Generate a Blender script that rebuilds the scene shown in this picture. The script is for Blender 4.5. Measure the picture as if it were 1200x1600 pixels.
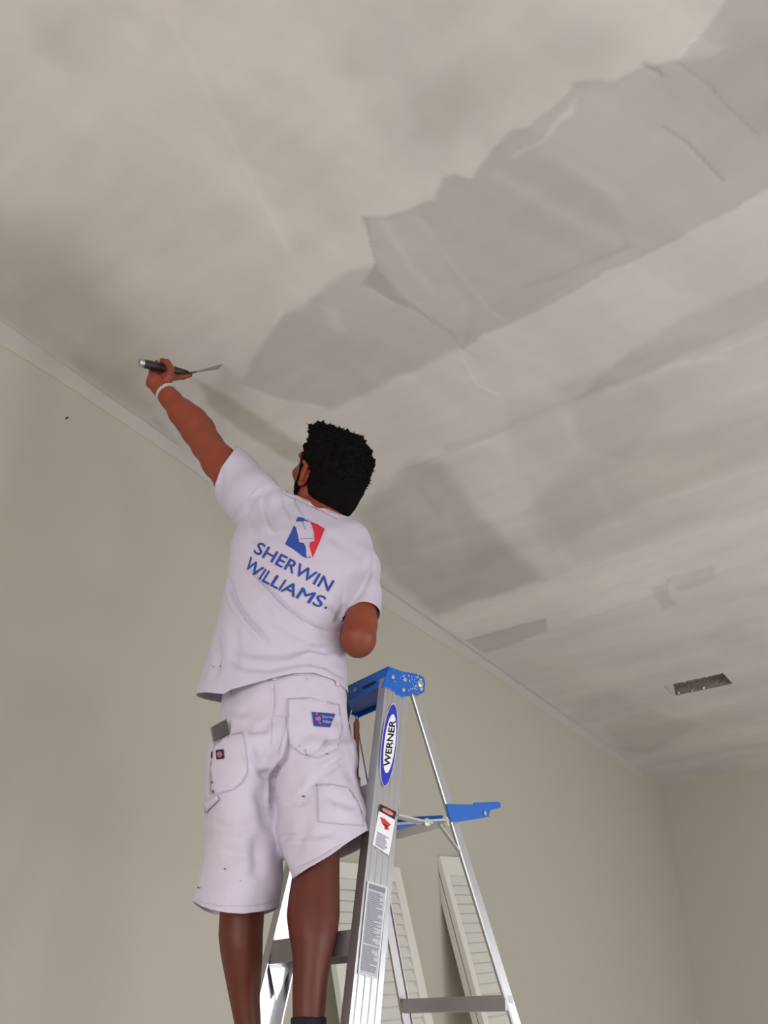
import bpy, bmesh, math, random
import numpy as np
from mathutils import Vector, Matrix
from mathutils.bvhtree import BVHTree
random.seed(7); rng = np.random.default_rng(7)
for o in list(bpy.data.objects): bpy.data.objects.remove(o)
SC = bpy.context.scene; COL = SC.collection

# ------------------------------------------------------------------ camera
CAMZ = 1.56
R = np.array([[0.79052037, -0.33013575, -0.51583711],
              [0.61054722, 0.49091295, 0.62147934],
              [0.04805857, -0.80623499, 0.58964015]])      # world = R @ (right, down, forward)
F = 1200.0
cam = bpy.data.cameras.new('camera'); camo = bpy.data.objects.new('camera', cam); COL.objects.link(camo)
M = Matrix.Identity(4)
for i in range(3):
    M[i][0] = R[i, 0]; M[i][1] = -R[i, 1]; M[i][2] = -R[i, 2]
M[2][3] = CAMZ
camo.matrix_world = M
cam.sensor_fit = 'VERTICAL'; cam.sensor_height = 36; cam.lens = 27; cam.clip_start = .05
SC.camera = camo

# ------------------------------------------------------------------ light
W = bpy.data.worlds.new('sky'); SC.world = W; W.use_nodes = True
bg = W.node_tree.nodes['Background']; bg.inputs[0].default_value = (.75, .87, 1, 1); bg.inputs[1].default_value = 1.0
def area(name, loc, rot, sx, sy, power, col):
    l = bpy.data.lights.new(name, 'AREA'); l.shape = 'RECTANGLE'; l.size = sx; l.size_y = sy; l.energy = power; l.color = col
    o = bpy.data.objects.new(name, l); COL.objects.link(o); o.location = loc; o.rotation_euler = rot; return o
XL, XR, YB, YF, ZC = -2.165, 3.6, 6.32, -3.6, 3.56      # left wall, right wall, back wall, wall behind camera, ceiling
area('window_daylight', (XR - .12, 1.0, 1.45), (0, math.radians(58), 0), 1.7, 2.6, 42, (.93, .97, 1))
area('window_daylight', (-.3, YF + .12, 1.35), (math.radians(64), 0, 0), 2.6, 2.0, 84, (1, .98, .95))
area('window_daylight', (2.5, YF + .12, 1.5), (math.radians(72), 0, 0), 1.4, 1.7, 90, (1, .98, .96))  # added unseen lamp, sends light diagonally to the back wall
area('window_daylight', (XR - .12, 3.5, 1.5), (0, math.radians(64), 0), 1.7, 1.6, 112, (.93, .97, 1))  # added unseen lamp, placed to brighten the back wall
vs = SC.view_settings; vs.view_transform = 'Standard'; vs.look = 'None'; vs.gamma = 1; vs.use_curve_mapping = False; vs.exposure = -0.1

# ------------------------------------------------------------------ helpers
def ray(x, y): return R @ np.array([(x - 600) / F, (y - 800) / F, 1.0])
def P(x, y, D):
    v = ray(x, y); v = v / math.hypot(v[0], v[1]) * D; v[2] += CAMZ; return v
def proj(pts):
    q = np.asarray(pts, dtype=np.float64).reshape(-1, 3).copy(); q[:, 2] -= CAMZ
    c = q @ R
    return 600 + F * c[:, 0] / c[:, 2], 800 + F * c[:, 1] / c[:, 2], c[:, 2]
def onz(x, y, z): v = ray(x, y); v = v * ((z - CAMZ) / v[2]); return np.array([v[0], v[1], z])
def onx(x, y, X): v = ray(x, y); v = v * (X / v[0]); v[2] += CAMZ; return v
def mtr(x, y, D):                                     # metres per pixel there
    p = P(x, y, D); return float(proj(p)[2][0]) / F

def mat(name, col, rough=.6, metal=0.0, bump=None, spec=.4, var=None, sheen=0):
    m = bpy.data.materials.new(name); m.use_nodes = True; nt = m.node_tree; N = nt.nodes; L = nt.links
    b = N['Principled BSDF']; b.inputs['Base Color'].default_value = (*col, 1); b.inputs['Roughness'].default_value = rough
    b.inputs['Metallic'].default_value = metal; b.inputs['Specular IOR Level'].default_value = spec
    if sheen: b.inputs['Sheen Weight'].default_value = sheen
    tc = N.new('ShaderNodeTexCoord')
    if var:
        sc, amt = var[:2]; n = N.new('ShaderNodeTexNoise'); n.inputs['Scale'].default_value = sc; n.inputs['Detail'].default_value = 5
        L.new(tc.outputs['Object'], n.inputs['Vector'])
        mx = N.new('ShaderNodeMix'); mx.data_type = 'RGBA'; L.new(n.outputs['Fac'], mx.inputs[0])
        c2 = var[2] if len(var) > 2 else tuple(c * (1 - amt) for c in col)
        mx.inputs[6].default_value = (*c2, 1); mx.inputs[7].default_value = (*[min(1, c * (1 + amt)) for c in col], 1)
        L.new(mx.outputs[2], b.inputs['Base Color'])
    if bump:
        n = N.new('ShaderNodeTexNoise'); n.inputs['Scale'].default_value = bump[0]; n.inputs['Detail'].default_value = 6
        L.new(tc.outputs['Object'], n.inputs['Vector'])
        bp = N.new('ShaderNodeBump'); bp.inputs['Strength'].default_value = bump[1]; bp.inputs['Distance'].default_value = bump[2] if len(bump) > 2 else .002
        L.new(n.outputs['Fac'], bp.inputs['Height']); L.new(bp.outputs[0], b.inputs['Normal'])
    return m
def link(name, me, m, parent=None, smooth=False, **kw):
    o = bpy.data.objects.new(name, me); COL.objects.link(o)
    if m is not None and len(me.materials) == 0: me.materials.append(m)
    if parent: o.parent = parent; o.matrix_parent_inverse = parent.matrix_world.inverted()
    if smooth: me.polygons.foreach_set('use_smooth', [True] * len(me.polygons))
    for k, v in kw.items(): o[k] = v
    return o
def thing(name, loc, label, category, group=None):
    o = bpy.data.objects.new(name, None); COL.objects.link(o); o.location = tuple(loc); o.empty_display_size = .05
    o['label'] = label; o['category'] = category
    if group: o['group'] = group
    bpy.context.view_layer.update(); return o
def tomesh(bm, name):
    me = bpy.data.meshes.new(name); bmesh.ops.recalc_face_normals(bm, faces=bm.faces); bm.to_mesh(me); bm.free(); return me
def obj(name, bm, m, parent=None, smooth=False, **kw): return link(name, tomesh(bm, name), m, parent, smooth, **kw)
def prism(bm, poly, ext):                               # extrude a planar polygon by vector ext
    a = [bm.verts.new(tuple(p)) for p in poly]; b = [bm.verts.new(tuple(np.asarray(p) + ext)) for p in poly]; n = len(a)
    bm.faces.new(a); bm.faces.new(b[::-1])
    for i in range(n): bm.faces.new((a[i], b[i], b[(i + 1) % n], a[(i + 1) % n]))
def box(bm, c, ax, ay, az):                             # centre and three half vectors
    c, ax, ay, az = [np.asarray(v, float) for v in (c, ax, ay, az)]
    prism(bm, [c - ax - ay - az, c + ax - ay - az, c + ax + ay - az, c - ax + ay - az], 2 * az)
def tube(bm, pts, rad, n=10):
    pts = [Vector(p) for p in pts]; rings = []
    for i, p in enumerate(pts):
        t = (pts[min(i + 1, len(pts) - 1)] - pts[max(i - 1, 0)]).normalized()
        u = t.orthogonal().normalized() if i == 0 else (u - t * u.dot(t)).normalized()
        v = t.cross(u); r = rad[i] if hasattr(rad, '__len__') else rad
        rings.append([bm.verts.new(p + (u * math.cos(a) + v * math.sin(a)) * r) for a in [2 * math.pi * k / n for k in range(n)]])
    for a, b in zip(rings, rings[1:]):
        for k in range(n): bm.faces.new((a[k], a[(k + 1) % n], b[(k + 1) % n], b[k]))
    bm.faces.new(rings[0][::-1]); bm.faces.new(rings[-1])
def bevel(o, w=.002, seg=2):
    md = o.modifiers.new('bevel', 'BEVEL'); md.width = w; md.segments = seg; md.limit_method = 'ANGLE'; return o

# ------------------------------------------------------------------ materials
def wallmat():
    return mat('pale_green_wall_paint', (.455, .423, .362), .75, bump=(90, .25, .001), spec=.2, var=(1.3, .025))
M_wall = wallmat()
M_floor = mat('canvas_drop_cloth', (.70, .66, .61), .9, bump=(60, .4))  # unseen floor, made pale to bounce light up to the ceiling
M_trim = mat('white_trim_paint', (.75, .74, .70), .45)
M_shirt = mat('white_cotton', (.52, .465, .57), .9, bump=(450, .25, .0008), spec=.15, var=(9, .02), sheen=.15)
M_short = mat('white_painters_canvas', (.555, .495, .595), .9, bump=(380, .35, .0009), spec=.15, var=(14, .035), sheen=.1)
M_skin = mat('brown_skin', (.175, .046, .023), .5, bump=(260, .12, .001), spec=.4, var=(16, .12))
M_hair = mat('black_hair', (.005, .004, .004), .85, bump=(240, 1.0, .004), spec=.08)
M_alu = mat('brushed_aluminium', (.53, .53, .55), .36, .88, bump=(35, .08), var=(22, .09))
M_aludk = mat('weathered_aluminium', (.40, .37, .38), .5, .7, bump=(35, .1), var=(18, .15))
M_bluep = mat('blue_ladder_plastic', (.005, .105, .47), .42, 0, bump=(45, .15), var=(30, .10), spec=.5)
M_navy = mat('navy_ink', (.028, .045, .26), .7)
M_blueink = mat('blue_ink', (.022, .06, .30), .7)
M_red = mat('red_ink', (.58, .02, .045), .7)
M_black = mat('black_ink', (.012, .012, .014), .6)
M_white = mat('white_label', (.78, .78, .80), .5)
M_grey = mat('grey_label_print', (.22, .22, .28), .6)
M_lgrey = mat('pale_grey_label', (.46, .47, .50), .5)
M_lab = mat('label_red', (.55, .04, .03), .5)
M_logoblue = mat('label_blue', (.02, .03, .42), .5)
M_shut = mat('white_louver_paint', (.66, .635, .585), .55, bump=(60, .1))
M_steel = mat('knife_steel', (.24, .25, .26), .32, .9)
M_rubber = mat('black_grip', (.025, .025, .025), .5)
M_sock = mat('black_sock', (.012, .011, .016), .95, bump=(300, .4))
M_boot = mat('tan_boot_leather', (.20, .11, .05), .7, bump=(80, .3))
M_duct = mat('grey_duct_liner', (.25, .22, .20), .85, bump=(120, .9, .004), var=(45, .75))
M_wood = mat('brown_wood_handle', (.17, .065, .03), .6, var=(40, .3))
M_thread = mat('grey_stitching', (.41, .37, .43), .9)
M_dirt = mat('grey_paint_speck', (.10, .10, .12), .9)

# ------------------------------------------------------------------ room shell
def slab(name, lo, hi, m, kind='structure'):
    bm = bmesh.new(); lo = np.array(lo, float); hi = np.array(hi, float); c = (lo + hi) / 2; h = (hi - lo) / 2
    box(bm, c, (h[0], 0, 0), (0, h[1], 0), (0, 0, h[2])); return obj(name, bm, m, kind=kind)
T = .14
slab('floor', (XL - T, YF - T, -.1), (XR + T, YB + T, 0), M_floor)
slab('wall_left', (XL - T, YF - T, 0), (XL, YB + T, ZC + .4), M_wall)
slab('wall_back', (XL, YB, 0), (XR, YB + T, ZC + .4), M_wall)
def wall_open(name, axis, p0, p1, a0, a1, holes):         # wall with window openings: holes = (lo, hi, z0, z1)
    bm = bmesh.new()
    def seg(lo, hi, z0, z1):
        c = (lo + hi) / 2; h = (hi - lo) / 2; q = (p0 + p1) / 2; t = abs(p1 - p0) / 2
        if axis == 'x': box(bm, (q, c, (z0 + z1) / 2), (t, 0, 0), (0, h, 0), (0, 0, (z1 - z0) / 2))
        else: box(bm, (c, q, (z0 + z1) / 2), (h, 0, 0), (0, t, 0), (0, 0, (z1 - z0) / 2))
    cur = a0
    for lo, hi, z0, z1 in holes:
        seg(cur, lo, 0, ZC + .4); seg(lo, hi, 0, z0); seg(lo, hi, z1, ZC + .4); cur = hi
    seg(cur, a1, 0, ZC + .4); return obj(name, bm, M_wall, kind='structure')
HR = [(-.3, 2.3, .6, 2.3), (2.7, 4.3, .65, 2.35)]; HF = [(-1.6, 1.0, .35, 2.35), (1.8, 3.2, .65, 2.35)]  # second opening in each wall is added to light the back wall
wall_open('wall_right', 'x', XR, XR + T, YF - T, YB + T, HR)
wall_open('wall_front', 'y', YF - T, YF, XL, XR, HF)
M_glass = mat('window_glass', (.9, .95, 1), .02); M_glass.node_tree.nodes['Principled BSDF'].inputs['Transmission Weight'].default_value = 1
wi = 0
for axis, pos, hs in (('x', XR + T / 2, HR), ('y', YF - T / 2, HF)):
    for lo, hi, z0, z1 in hs:
        wi += 1
        e = bpy.data.objects.new('window_%d' % wi, None); COL.objects.link(e); e['kind'] = 'structure'
        a = (lambda s: (pos, s, 0)) if axis == 'x' else (lambda s: (s, pos, 0))
        mid = (lo + hi) / 2; zc = (z0 + z1) / 2
        def bar(s, z, hs_, hz):
            bm = bmesh.new(); c = np.array(a(s), float) + (0, 0, z)
            ha = (0, hs_, 0) if axis == 'x' else (hs_, 0, 0); ht = (.03, 0, 0) if axis == 'x' else (0, .03, 0)
            box(bm, c, ha, ht, (0, 0, hz)); obj('window_frame', bm, M_trim, e)
        for s in (lo + .03, mid, hi - .03): bar(s, zc, .03, (z1 - z0) / 2)
        for z in (z0 + .03, zc, z1 - .03): bar(mid, z, (hi - lo) / 2, .03)
bandpx = [(-60,503),(14,546),(96,597),(181,653),(283,722),(400,806),(500,879),(597,945),(685,1002),(745,1036),(857,1116),(930,1165),(1010,1221)]
lowp = [onx(x_, y_, XL + .0012) for x_, y_ in bandpx]; bm = bmesh.new(); prev = None
for i_ in range(len(lowp) - 1):
    for k_ in range(12):
        t_ = k_ / 12; q_ = lowp[i_] * (1 - t_) + lowp[i_ + 1] * t_; q_[2] += random.uniform(-.003, .003)
        cur = (bm.verts.new(tuple(q_)), bm.verts.new((q_[0], q_[1], ZC + .002)))
        if prev: bm.faces.new((prev[0], cur[0], cur[1], prev[1]))
        prev = cur
obj('trim_2', bm, mat('joint_compound', (.47, .44, .41), .85, var=(5, .06)), kind='structure')
slab('baseboard_left', (XL, YF, 0), (XL + .015, YB, .12), M_trim)
slab('baseboard_back', (XL + .015, YB - .015, 0), (XR, YB, .12), M_trim)

# ceiling: fine grid carrying the compound patches and broad darker zones as surface colour, with a real vent opening
V4 = [onz(*q, ZC) for q in ((1041, 1071), (1128, 1051), (1147, 1069), (1053, 1085))]
vx0 = (V4[0][0] + V4[3][0]) / 2; vx1 = (V4[1][0] + V4[2][0]) / 2
vy0 = min((V4[0][1] + V4[1][1]) / 2, (V4[2][1] + V4[3][1]) / 2); vy1 = max((V4[0][1] + V4[1][1]) / 2, (V4[2][1] + V4[3][1]) / 2)
VENT = (min(vx0, vx1), max(vx0, vx1), vy0, vy1)
def soft_poly(pts, poly, soft):                          # smooth 0..1 coverage of points by polygon
    n = len(poly); inside = np.zeros(len(pts), bool); d = np.full(len(pts), 1e9)
    for i in range(n):
        a = poly[i]; b = poly[(i + 1) % n]; e = b - a
        t = np.clip(((pts - a) @ e) / max(e @ e, 1e-12), 0, 1)
        d = np.minimum(d, np.hypot(*(pts - a - t[:, None] * e).T))
        c = (a[1] > pts[:, 1]) != (b[1] > pts[:, 1])
        xx = (b[0] - a[0]) * (pts[:, 1] - a[1]) / (b[1] - a[1] + 1e-12) + a[0]
        inside ^= c & (pts[:, 0] < xx)
    s = np.where(inside, d, -d); t = np.clip(s / (2 * soft) + .5, 0, 1); return t * t * (3 - 2 * t)
def soft_line(pts, line, w, soft):
    d = np.full(len(pts), 1e9)
    for a, b in zip(line, line[1:]):
        e = b - a; t = np.clip(((pts - a) @ e) / (e @ e), 0, 1); d = np.minimum(d, np.hypot(*(pts - a - t[:, None] * e).T))
    t = np.clip((w - d) / (2 * soft) + .5, 0, 1); return t * t * (3 - 2 * t)
def vnoise(pts, s, seed):                                 # 2-D value noise
    r = np.random.default_rng(seed); G = r.random((256, 256)); q = pts * s; i = np.floor(q).astype(int); f = q - i; f = f * f * (3 - 2 * f)
    g = lambda a, b: G[(i[:, 0] + a) % 256, (i[:, 1] + b) % 256]
    return (g(0, 0) * (1 - f[:, 0]) + g(1, 0) * f[:, 0]) * (1 - f[:, 1]) + (g(0, 1) * (1 - f[:, 0]) + g(1, 1) * f[:, 0]) * f[:, 1]
#PATCHES
PATCH = [  # (polygon traced on the ceiling, softness m, brightness factor, green tint)
 ([(565,445),(583,417),(577,372),(565,340),(604,342),(655,320),(678,308),(690,280),(708,272),(735,278),(765,235),(790,212),(828,203),(860,175),(895,130),(930,128),(960,131),(1010,104),(1060,96),(1096,50),(1130,0),(1300,-90),(1300,250),(1200,297),(722,545),(640,480)], .007, .895, 0),
 ([(375,600),(430,505),(480,470),(540,430),(583,417),(640,475),(725,545),(600,600),(520,640),(440,625)], .016, .905, -.1),
 ([(650,322),(690,284),(735,278),(765,235),(828,205),(960,320),(985,385),(722,545),(730,480),(655,345)], .012, .975, .1),
 ([(440,505),(500,465),(520,520),(600,540),(560,590),(480,560)], .03, .985, -.15),
 ([(722,545),(1250,262),(1250,402),(985,548),(792,633),(760,590)], .010, .985, 0),
 ([(984,548),(1080,492),(1200,436),(1300,400),(1300,480),(1200,500),(990,592),(900,625)], .02, .93, .1),
 ([(792,633),(985,555),(1200,500),(1300,470),(1300,730),(1200,780),(900,880),(800,720)], .03, .965, .05),
 ([(640,722),(690,724),(745,800),(800,860),(850,905),(760,935),(680,963),(600,890),(560,800),(590,770)], .045, .885, .1),  # large soft-edged darker area
 ([(640,790),(700,800),(740,880),(700,905),(650,860)], .03, 1.03, 0),
 ([(860,600),(905,660),(900,700),(980,720),(1040,640),(1000,590)], .03, .96, 0),
 ([(900,720),(1000,690),(1200,640),(1250,700),(1000,790),(860,860),(820,800)], .04, .95, .05),
 ([(669,963),(1250,776),(1250,850),(850,986),(757,1021),(725,1000)], .010, 1.045, 0),
 ([(725,1000),(850,965),(853,986),(757,1021)], .006, .88, 0),
 ([(1014,918),(1048,905),(1040,925),(1058,945),(1035,955)], .010, .93, 0),
 ([(1040,905),(1110,885),(1120,905),(1060,925)], .010, .95, 0),
 ([(940,1130),(1010,1110),(1100,1130),(1010,1180),(960,1170)], .04, .94, .05),
 ([(880,1100),(960,1080),(1000,1110),(930,1130)], .04, .97, 0),
 ([(790,248),(850,222),(897,160),(893,183),(850,226),(800,250)], .006, 1.09, 0),
 ([(1055,95),(1080,60),(1100,65),(1135,75),(1110,95),(1060,100)], .008, 1.05, 0),
 ([(55,30),(150,0),(200,10),(150,70),(110,100),(70,80)], .06, .95, .5),
 ([(620,0),(800,-20),(760,20),(690,45)], .06, .97, .35),
 ([(298,592),(318,600),(400,650),(482,705),(470,730),(400,690),(330,640)], .022, .88, .75),
 ([(120,560),(200,590),(240,640),(200,650),(130,610)], .04, .93, .5),
 ([(-200,310),(60,350),(150,430),(250,560),(270,690),(0,520),(-200,420)], .14, .875, .4),  # broad soft zone, darker and more olive towards the left wall
 ([(40,420),(130,440),(200,520),(120,560),(20,480)], .06, .975, .15),
 ([(540,-10),(700,-10),(820,90),(720,250),(660,300),(600,250),(560,120)], .05, .97, 0),
 ([(330,160),(420,120),(520,300),(560,350),(470,400),(440,360)], .04, .975, .05),
 ([(520,100),(550,85),(570,110),(545,125)], .04, .95, .1),
 ([(645,160),(720,120),(740,150),(700,230),(650,215)], .04, .96, .15),
 ([(660,120),(880,60),(950,60),(960,120),(760,230)], .05, .97, .1),
 ([(1080,120),(1150,60),(1250,60),(1250,200),(1190,220),(1120,180)], .05, .95, .15),
 ([(180,640),(250,660),(320,740),(330,752),(200,665)], .02, .94, .0),
 ([(500,480),(520,485),(540,520),(525,525),(510,510)], .012, 1.05, .1),
 ([(1100,990),(1150,960),(1200,965),(1200,1010),(1120,1030)], .04, .97, 0),
]
LINES = [  # strokes: (polyline, half width m, softness m, factor)
 ([(780,278),(870,330),(961,382)], .018, .02, 1.045), ([(850,237),(910,275),(967,311)], .016, .02, 1.045),
 ([(598,350),(650,430),(672,455)], .012, .012, 1.04), ([(655,345),(735,450),(760,480),(790,500)], .006, .006, 1.03),
 ([(574,345),(586,420)], .003, .003, .9), ([(586,420),(640,465),(722,545)], .003, .004, 1.04),
 ([(1037,198),(1075,225),(1130,280)], .003, .004, .9), ([(1060,99),(1100,130),(1188,216)], .003, .004, .93),
 ([(1006,100),(1035,118)], .004, .003, .88), ([(720,555),(745,600),(775,615)], .003, .004, 1.05),
 ([(700,700),(760,680),(850,640),(960,600)], .012, .02, .96), ([(950,610),(1060,570),(1130,560)], .014, .02, 1.05),
 ([(750,560),(722,545)], .003, .004, .95), ([(250,0),(340,180),(450,390)], .006, .012, 1.02),
 ([(310,220),(420,330),(470,420)], .02, .03, 1.02), ([(595,0),(640,120),(660,200)], .02, .03, .985),
 ([(540,560),(600,600),(640,590)], .02, .03, 1.03), ([(820,450),(900,420),(985,385)], .006, .01, .96),
 ([(1100,560),(1200,520)], .01, .01, 1.03), ([(880,650),(905,700)], .02, .02, 1.03), ([(930,750),(960,820)], .02, .03, 1.03),
 ([(430,505),(440,490)], .008, .006, 1.06), ([(655,760),(690,810)], .012, .02, .96), ([(1000,790),(1200,730)], .008, .012, 1.02),
 ([(620,740),(800,668)], .004, .006, .95), ([(680,715),(760,690)], .02, .03, 1.03),
]
#ENDPATCHES
xs = sorted(set(np.round(np.concatenate([np.arange(XL, .3, .0075), np.arange(.3, 1.3, .02), np.linspace(1.3, XR, 12), [VENT[0], VENT[1]]]), 5)))
ys = sorted(set(np.round(np.concatenate([np.linspace(YF, -.9, 12), np.arange(-.9, 2.6, .0075), np.arange(2.6, 4.2, .014), np.arange(4.2, YB, .03), [YB, VENT[2], VENT[3]]]), 5)))
xs = np.array(xs); ys = np.array(ys); nx, ny = len(xs), len(ys)
GX, GY = np.meshgrid(xs, ys, indexing='ij'); gp = np.stack([GX.ravel(), GY.ravel()], 1)
wob = np.stack([vnoise(gp, 14, 1) - .5, vnoise(gp, 14, 2) - .5], 1) * .02 + np.stack([vnoise(gp, 50, 3) - .5, vnoise(gp, 50, 4) - .5], 1) * .008
val = np.ones(len(gp)); gr = np.zeros(len(gp))
c2 = lambda q: onz(q[0], q[1], ZC)[:2]
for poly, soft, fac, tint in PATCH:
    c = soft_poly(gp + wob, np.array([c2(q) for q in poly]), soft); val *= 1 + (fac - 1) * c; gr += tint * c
for line, w_, soft, fac in LINES:
    c = soft_line(gp + wob * .4, np.array([c2(q) for q in line]), w_, soft); val *= 1 + (fac - 1) * c
val = val ** 2.0
val *= 1 + .05 * (vnoise(gp, 2.2, 5) - .5) + .05 * (vnoise(gp * (.22, 1), 9, 16) - .5) + .035 * (vnoise(gp * (.15, 1), 28, 17) - .5) + .035 * (vnoise(gp * (1, .35), 12, 6) - .5) + .02 * (vnoise(gp * (.35, 1), 30, 7) - .5) + .015 * (vnoise(gp, 70, 8) - .5)
dA = c2((961, 379)) - c2((780, 280)); dA = dA / np.hypot(*dA); al = gp @ dA; ac = gp @ np.array([-dA[1], dA[0]]); st = np.stack([al * .18, ac], 1)
wA = np.clip((2.3 - gp[:, 1]) / .6, 0, 1) * np.clip((gp[:, 0] + 1.5) / .4, 0, 1); wB = 1 - wA
val *= 1 + wA * (.085 * (vnoise(st, 7, 41) - .5) + .05 * (vnoise(st, 17, 42) - .5) + .03 * (vnoise(st, 45, 43) - .5))
sx_ = np.stack([gp[:, 0] * .28, gp[:, 1]], 1); val *= 1 + wB * (.10 * (vnoise(sx_, 6, 44) - .5) + .06 * (vnoise(sx_, 15, 45) - .5) + .03 * (vnoise(sx_, 40, 46) - .5))
val *= 1 + .05 * (vnoise(gp, 4.5, 47) - .5)
gr += .08 * (vnoise(gp, 1.6, 9) - .5)
val *= np.where(gp[:, 0] < XL + .10, 1.0, 1)
gr = np.clip(gr, -.3, 1)
base = np.array([.595, .555, .535])
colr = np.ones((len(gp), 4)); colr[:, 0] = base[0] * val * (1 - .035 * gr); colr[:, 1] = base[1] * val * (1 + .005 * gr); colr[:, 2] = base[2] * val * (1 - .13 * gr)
idx = np.arange(nx * ny).reshape(nx, ny)
cx = (xs[:-1] + xs[1:]) / 2; cy = (ys[:-1] + ys[1:]) / 2
keep = ~((cx[:, None] > VENT[0]) & (cx[:, None] < VENT[1]) & (cy[None] > VENT[2]) & (cy[None] < VENT[3]))
q = np.stack([idx[:-1, :-1], idx[:-1, 1:], idx[1:, 1:], idx[1:, :-1]], -1)[keep]
def npmesh(name, verts, faces, k):
    me = bpy.data.meshes.new(name); nv = len(verts); nf = len(faces)
    me.vertices.add(nv); me.vertices.foreach_set('co', np.asarray(verts, np.float32).ravel())
    me.loops.add(nf * k); me.loops.foreach_set('vertex_index', np.asarray(faces, np.int32).ravel())
    me.polygons.add(nf); me.polygons.foreach_set('loop_start', np.arange(0, nf * k, k, dtype=np.int32))
    me.update(calc_edges=True); me.validate(); return me
rough_z = (vnoise(gp, 1.1, 12) - .5) * .008 + (val - 1) * -.010
rough_z[(gp[:, 0] <= XL + .02) | (gp[:, 1] >= YB - .03)] = 0
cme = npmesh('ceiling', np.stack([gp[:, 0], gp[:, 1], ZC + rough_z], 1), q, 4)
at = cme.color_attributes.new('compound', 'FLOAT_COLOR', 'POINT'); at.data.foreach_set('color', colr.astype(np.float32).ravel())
cme.polygons.foreach_set('use_smooth', [True] * len(cme.polygons))
M_ceil = mat('skim_coated_ceiling', (.6, .58, .55), .85, spec=.15, bump=(55, .3, .0015))
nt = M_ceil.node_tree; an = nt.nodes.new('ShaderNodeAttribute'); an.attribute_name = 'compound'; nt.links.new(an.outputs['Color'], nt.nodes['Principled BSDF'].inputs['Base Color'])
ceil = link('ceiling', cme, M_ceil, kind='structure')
slab('trim_1', (XL - T, YF - T, ZC + .4), (XR + T, YB + T, ZC + .5), M_duct)       # deck above the joists
# duct opening
e = thing('vent_opening', ((VENT[0] + VENT[1]) / 2, (VENT[2] + VENT[3]) / 2, ZC), 'dark rectangular vent hole cut in the ceiling near the back wall', 'vent')
for nm, lo, hi in (('duct_wall', (VENT[0] - .012, VENT[2] - .012, ZC), (VENT[0], VENT[3] + .012, ZC + .06)),
                   ('duct_wall', (VENT[1], VENT[2] - .012, ZC), (VENT[1] + .012, VENT[3] + .012, ZC + .06)),
                   ('duct_wall', (VENT[0], VENT[2] - .012, ZC), (VENT[1], VENT[2], ZC + .06)),
                   ('duct_wall', (VENT[0], VENT[3], ZC), (VENT[1], VENT[3] + .012, ZC + .06)),
                   ('duct_back', (VENT[0] - .012, VENT[2] - .012, ZC + .06), (VENT[1] + .012, VENT[3] + .012, ZC + .072))):
    bm = bmesh.new(); lo = np.array(lo); hi = np.array(hi); c = (lo + hi) / 2; h = (hi - lo) / 2
    box(bm, c, (h[0], 0, 0), (0, h[1], 0), (0, 0, h[2])); obj(nm, bm, M_duct, e)
bm = bmesh.new(); prism(bm, [onz(x_, y_, ZC - .006) for x_, y_ in ((1039, 1072), (1052, 1069.5), (1055.5, 1085.5), (1052, 1085.5))], (0, 0, .003)); obj('torn_paper_flap', bm, mat('torn_drywall_paper', (.52, .49, .46), .85), e)
for x_, y_ in ((1070,1066),(1092,1060.5),(1104,1058),(1112,1055.5),(1082,1081),(1100,1076.5),(1061,1084),(1128,1051.5)):
    bm = bmesh.new(); c_ = onz(x_, y_, ZC - .001); prism(bm, [c_ + (random.uniform(.002, .007) * math.cos(a_), random.uniform(.002, .007) * math.sin(a_), 0) for a_ in [k_ * 1.05 for k_ in range(6)]], (0, 0, .012)); obj('drywall_chip', bm, M_trim, e)
bm = bmesh.new(); tube(bm, [onx(103, 654, XL) + (0, 0, 0), onx(103, 654, XL) + (.012, 0, 0)], .0025, 8)
obj('wall_nail', bm, M_black, label='tiny dark nail in the pale green left wall', category='nail')

# ------------------------------------------------------------------ ladder
O = np.array([-1.1045, 1.3794, .8166 + CAMZ]); yaw = .237
w = np.array([-math.cos(yaw), math.sin(yaw), 0]); d = np.array([math.sin(yaw), math.cos(yaw), 0]); u = np.array([0, 0, 1.0])
FA, RB, FL, WT, RD = .1188, .3913, .0711, .2598, .0896
def LP(k, dd, h): return O + w * k + d * dd - u * h
HH = O[2]                                                # cap height above the floor
LAD = thing('step_ladder', (O[0] + w[0] * .13, O[1] + w[1] * .13 + .3, 0), 'tall aluminium step ladder with blue top cap the man stands on', 'ladder')
def rail(name, base, side, out, width, flange, ribs, htop, hbot, m):
    # channel profile: web in the plane spanned by dd, flanges point inwards (towards -side)
    bm = bmesh.new(); prof = []; t = .003
    # profile coordinates: (a along depth 0..width, b outwards)
    prof = [(0, 0)]
    for r in ribs: prof += [(r - .004, 0), (r - .002, .0022), (r + .002, .0022), (r + .004, 0)]
    prof += [(width, 0), (width, -flange), (width - t, -flange), (width - t, -t), (t, -t), (t, -flange), (0, -flange)]
    A = [base(htop, a, b) for a, b in prof]; B = [base(hbot, a, b) for a, b in prof]
    va = [bm.verts.new(tuple(p)) for p in A]; vb = [bm.verts.new(tuple(p)) for p in B]; n = len(prof)
    for i in range(n): bm.faces.new((va[i], vb[i], vb[(i + 1) % n], va[(i + 1) % n]))
    bm.faces.new(va); bm.faces.new(vb[::-1]); return obj(name, bm, m, LAD)
RW = .072
fr = rail('front_rail', lambda h, a, b: LP(-FL * h - b, -FA * h + a, h), 1, 1, RW, .027, [.012, .028, .044, .060], .028, HH - .03, M_alu)
fl = rail('front_rail', lambda h, a, b: LP(WT + FL * h + b, -FA * h + a, h), 1, 1, RW, .027, [.012, .028, .044, .060], .028, HH - .03, M_alu)
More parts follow.
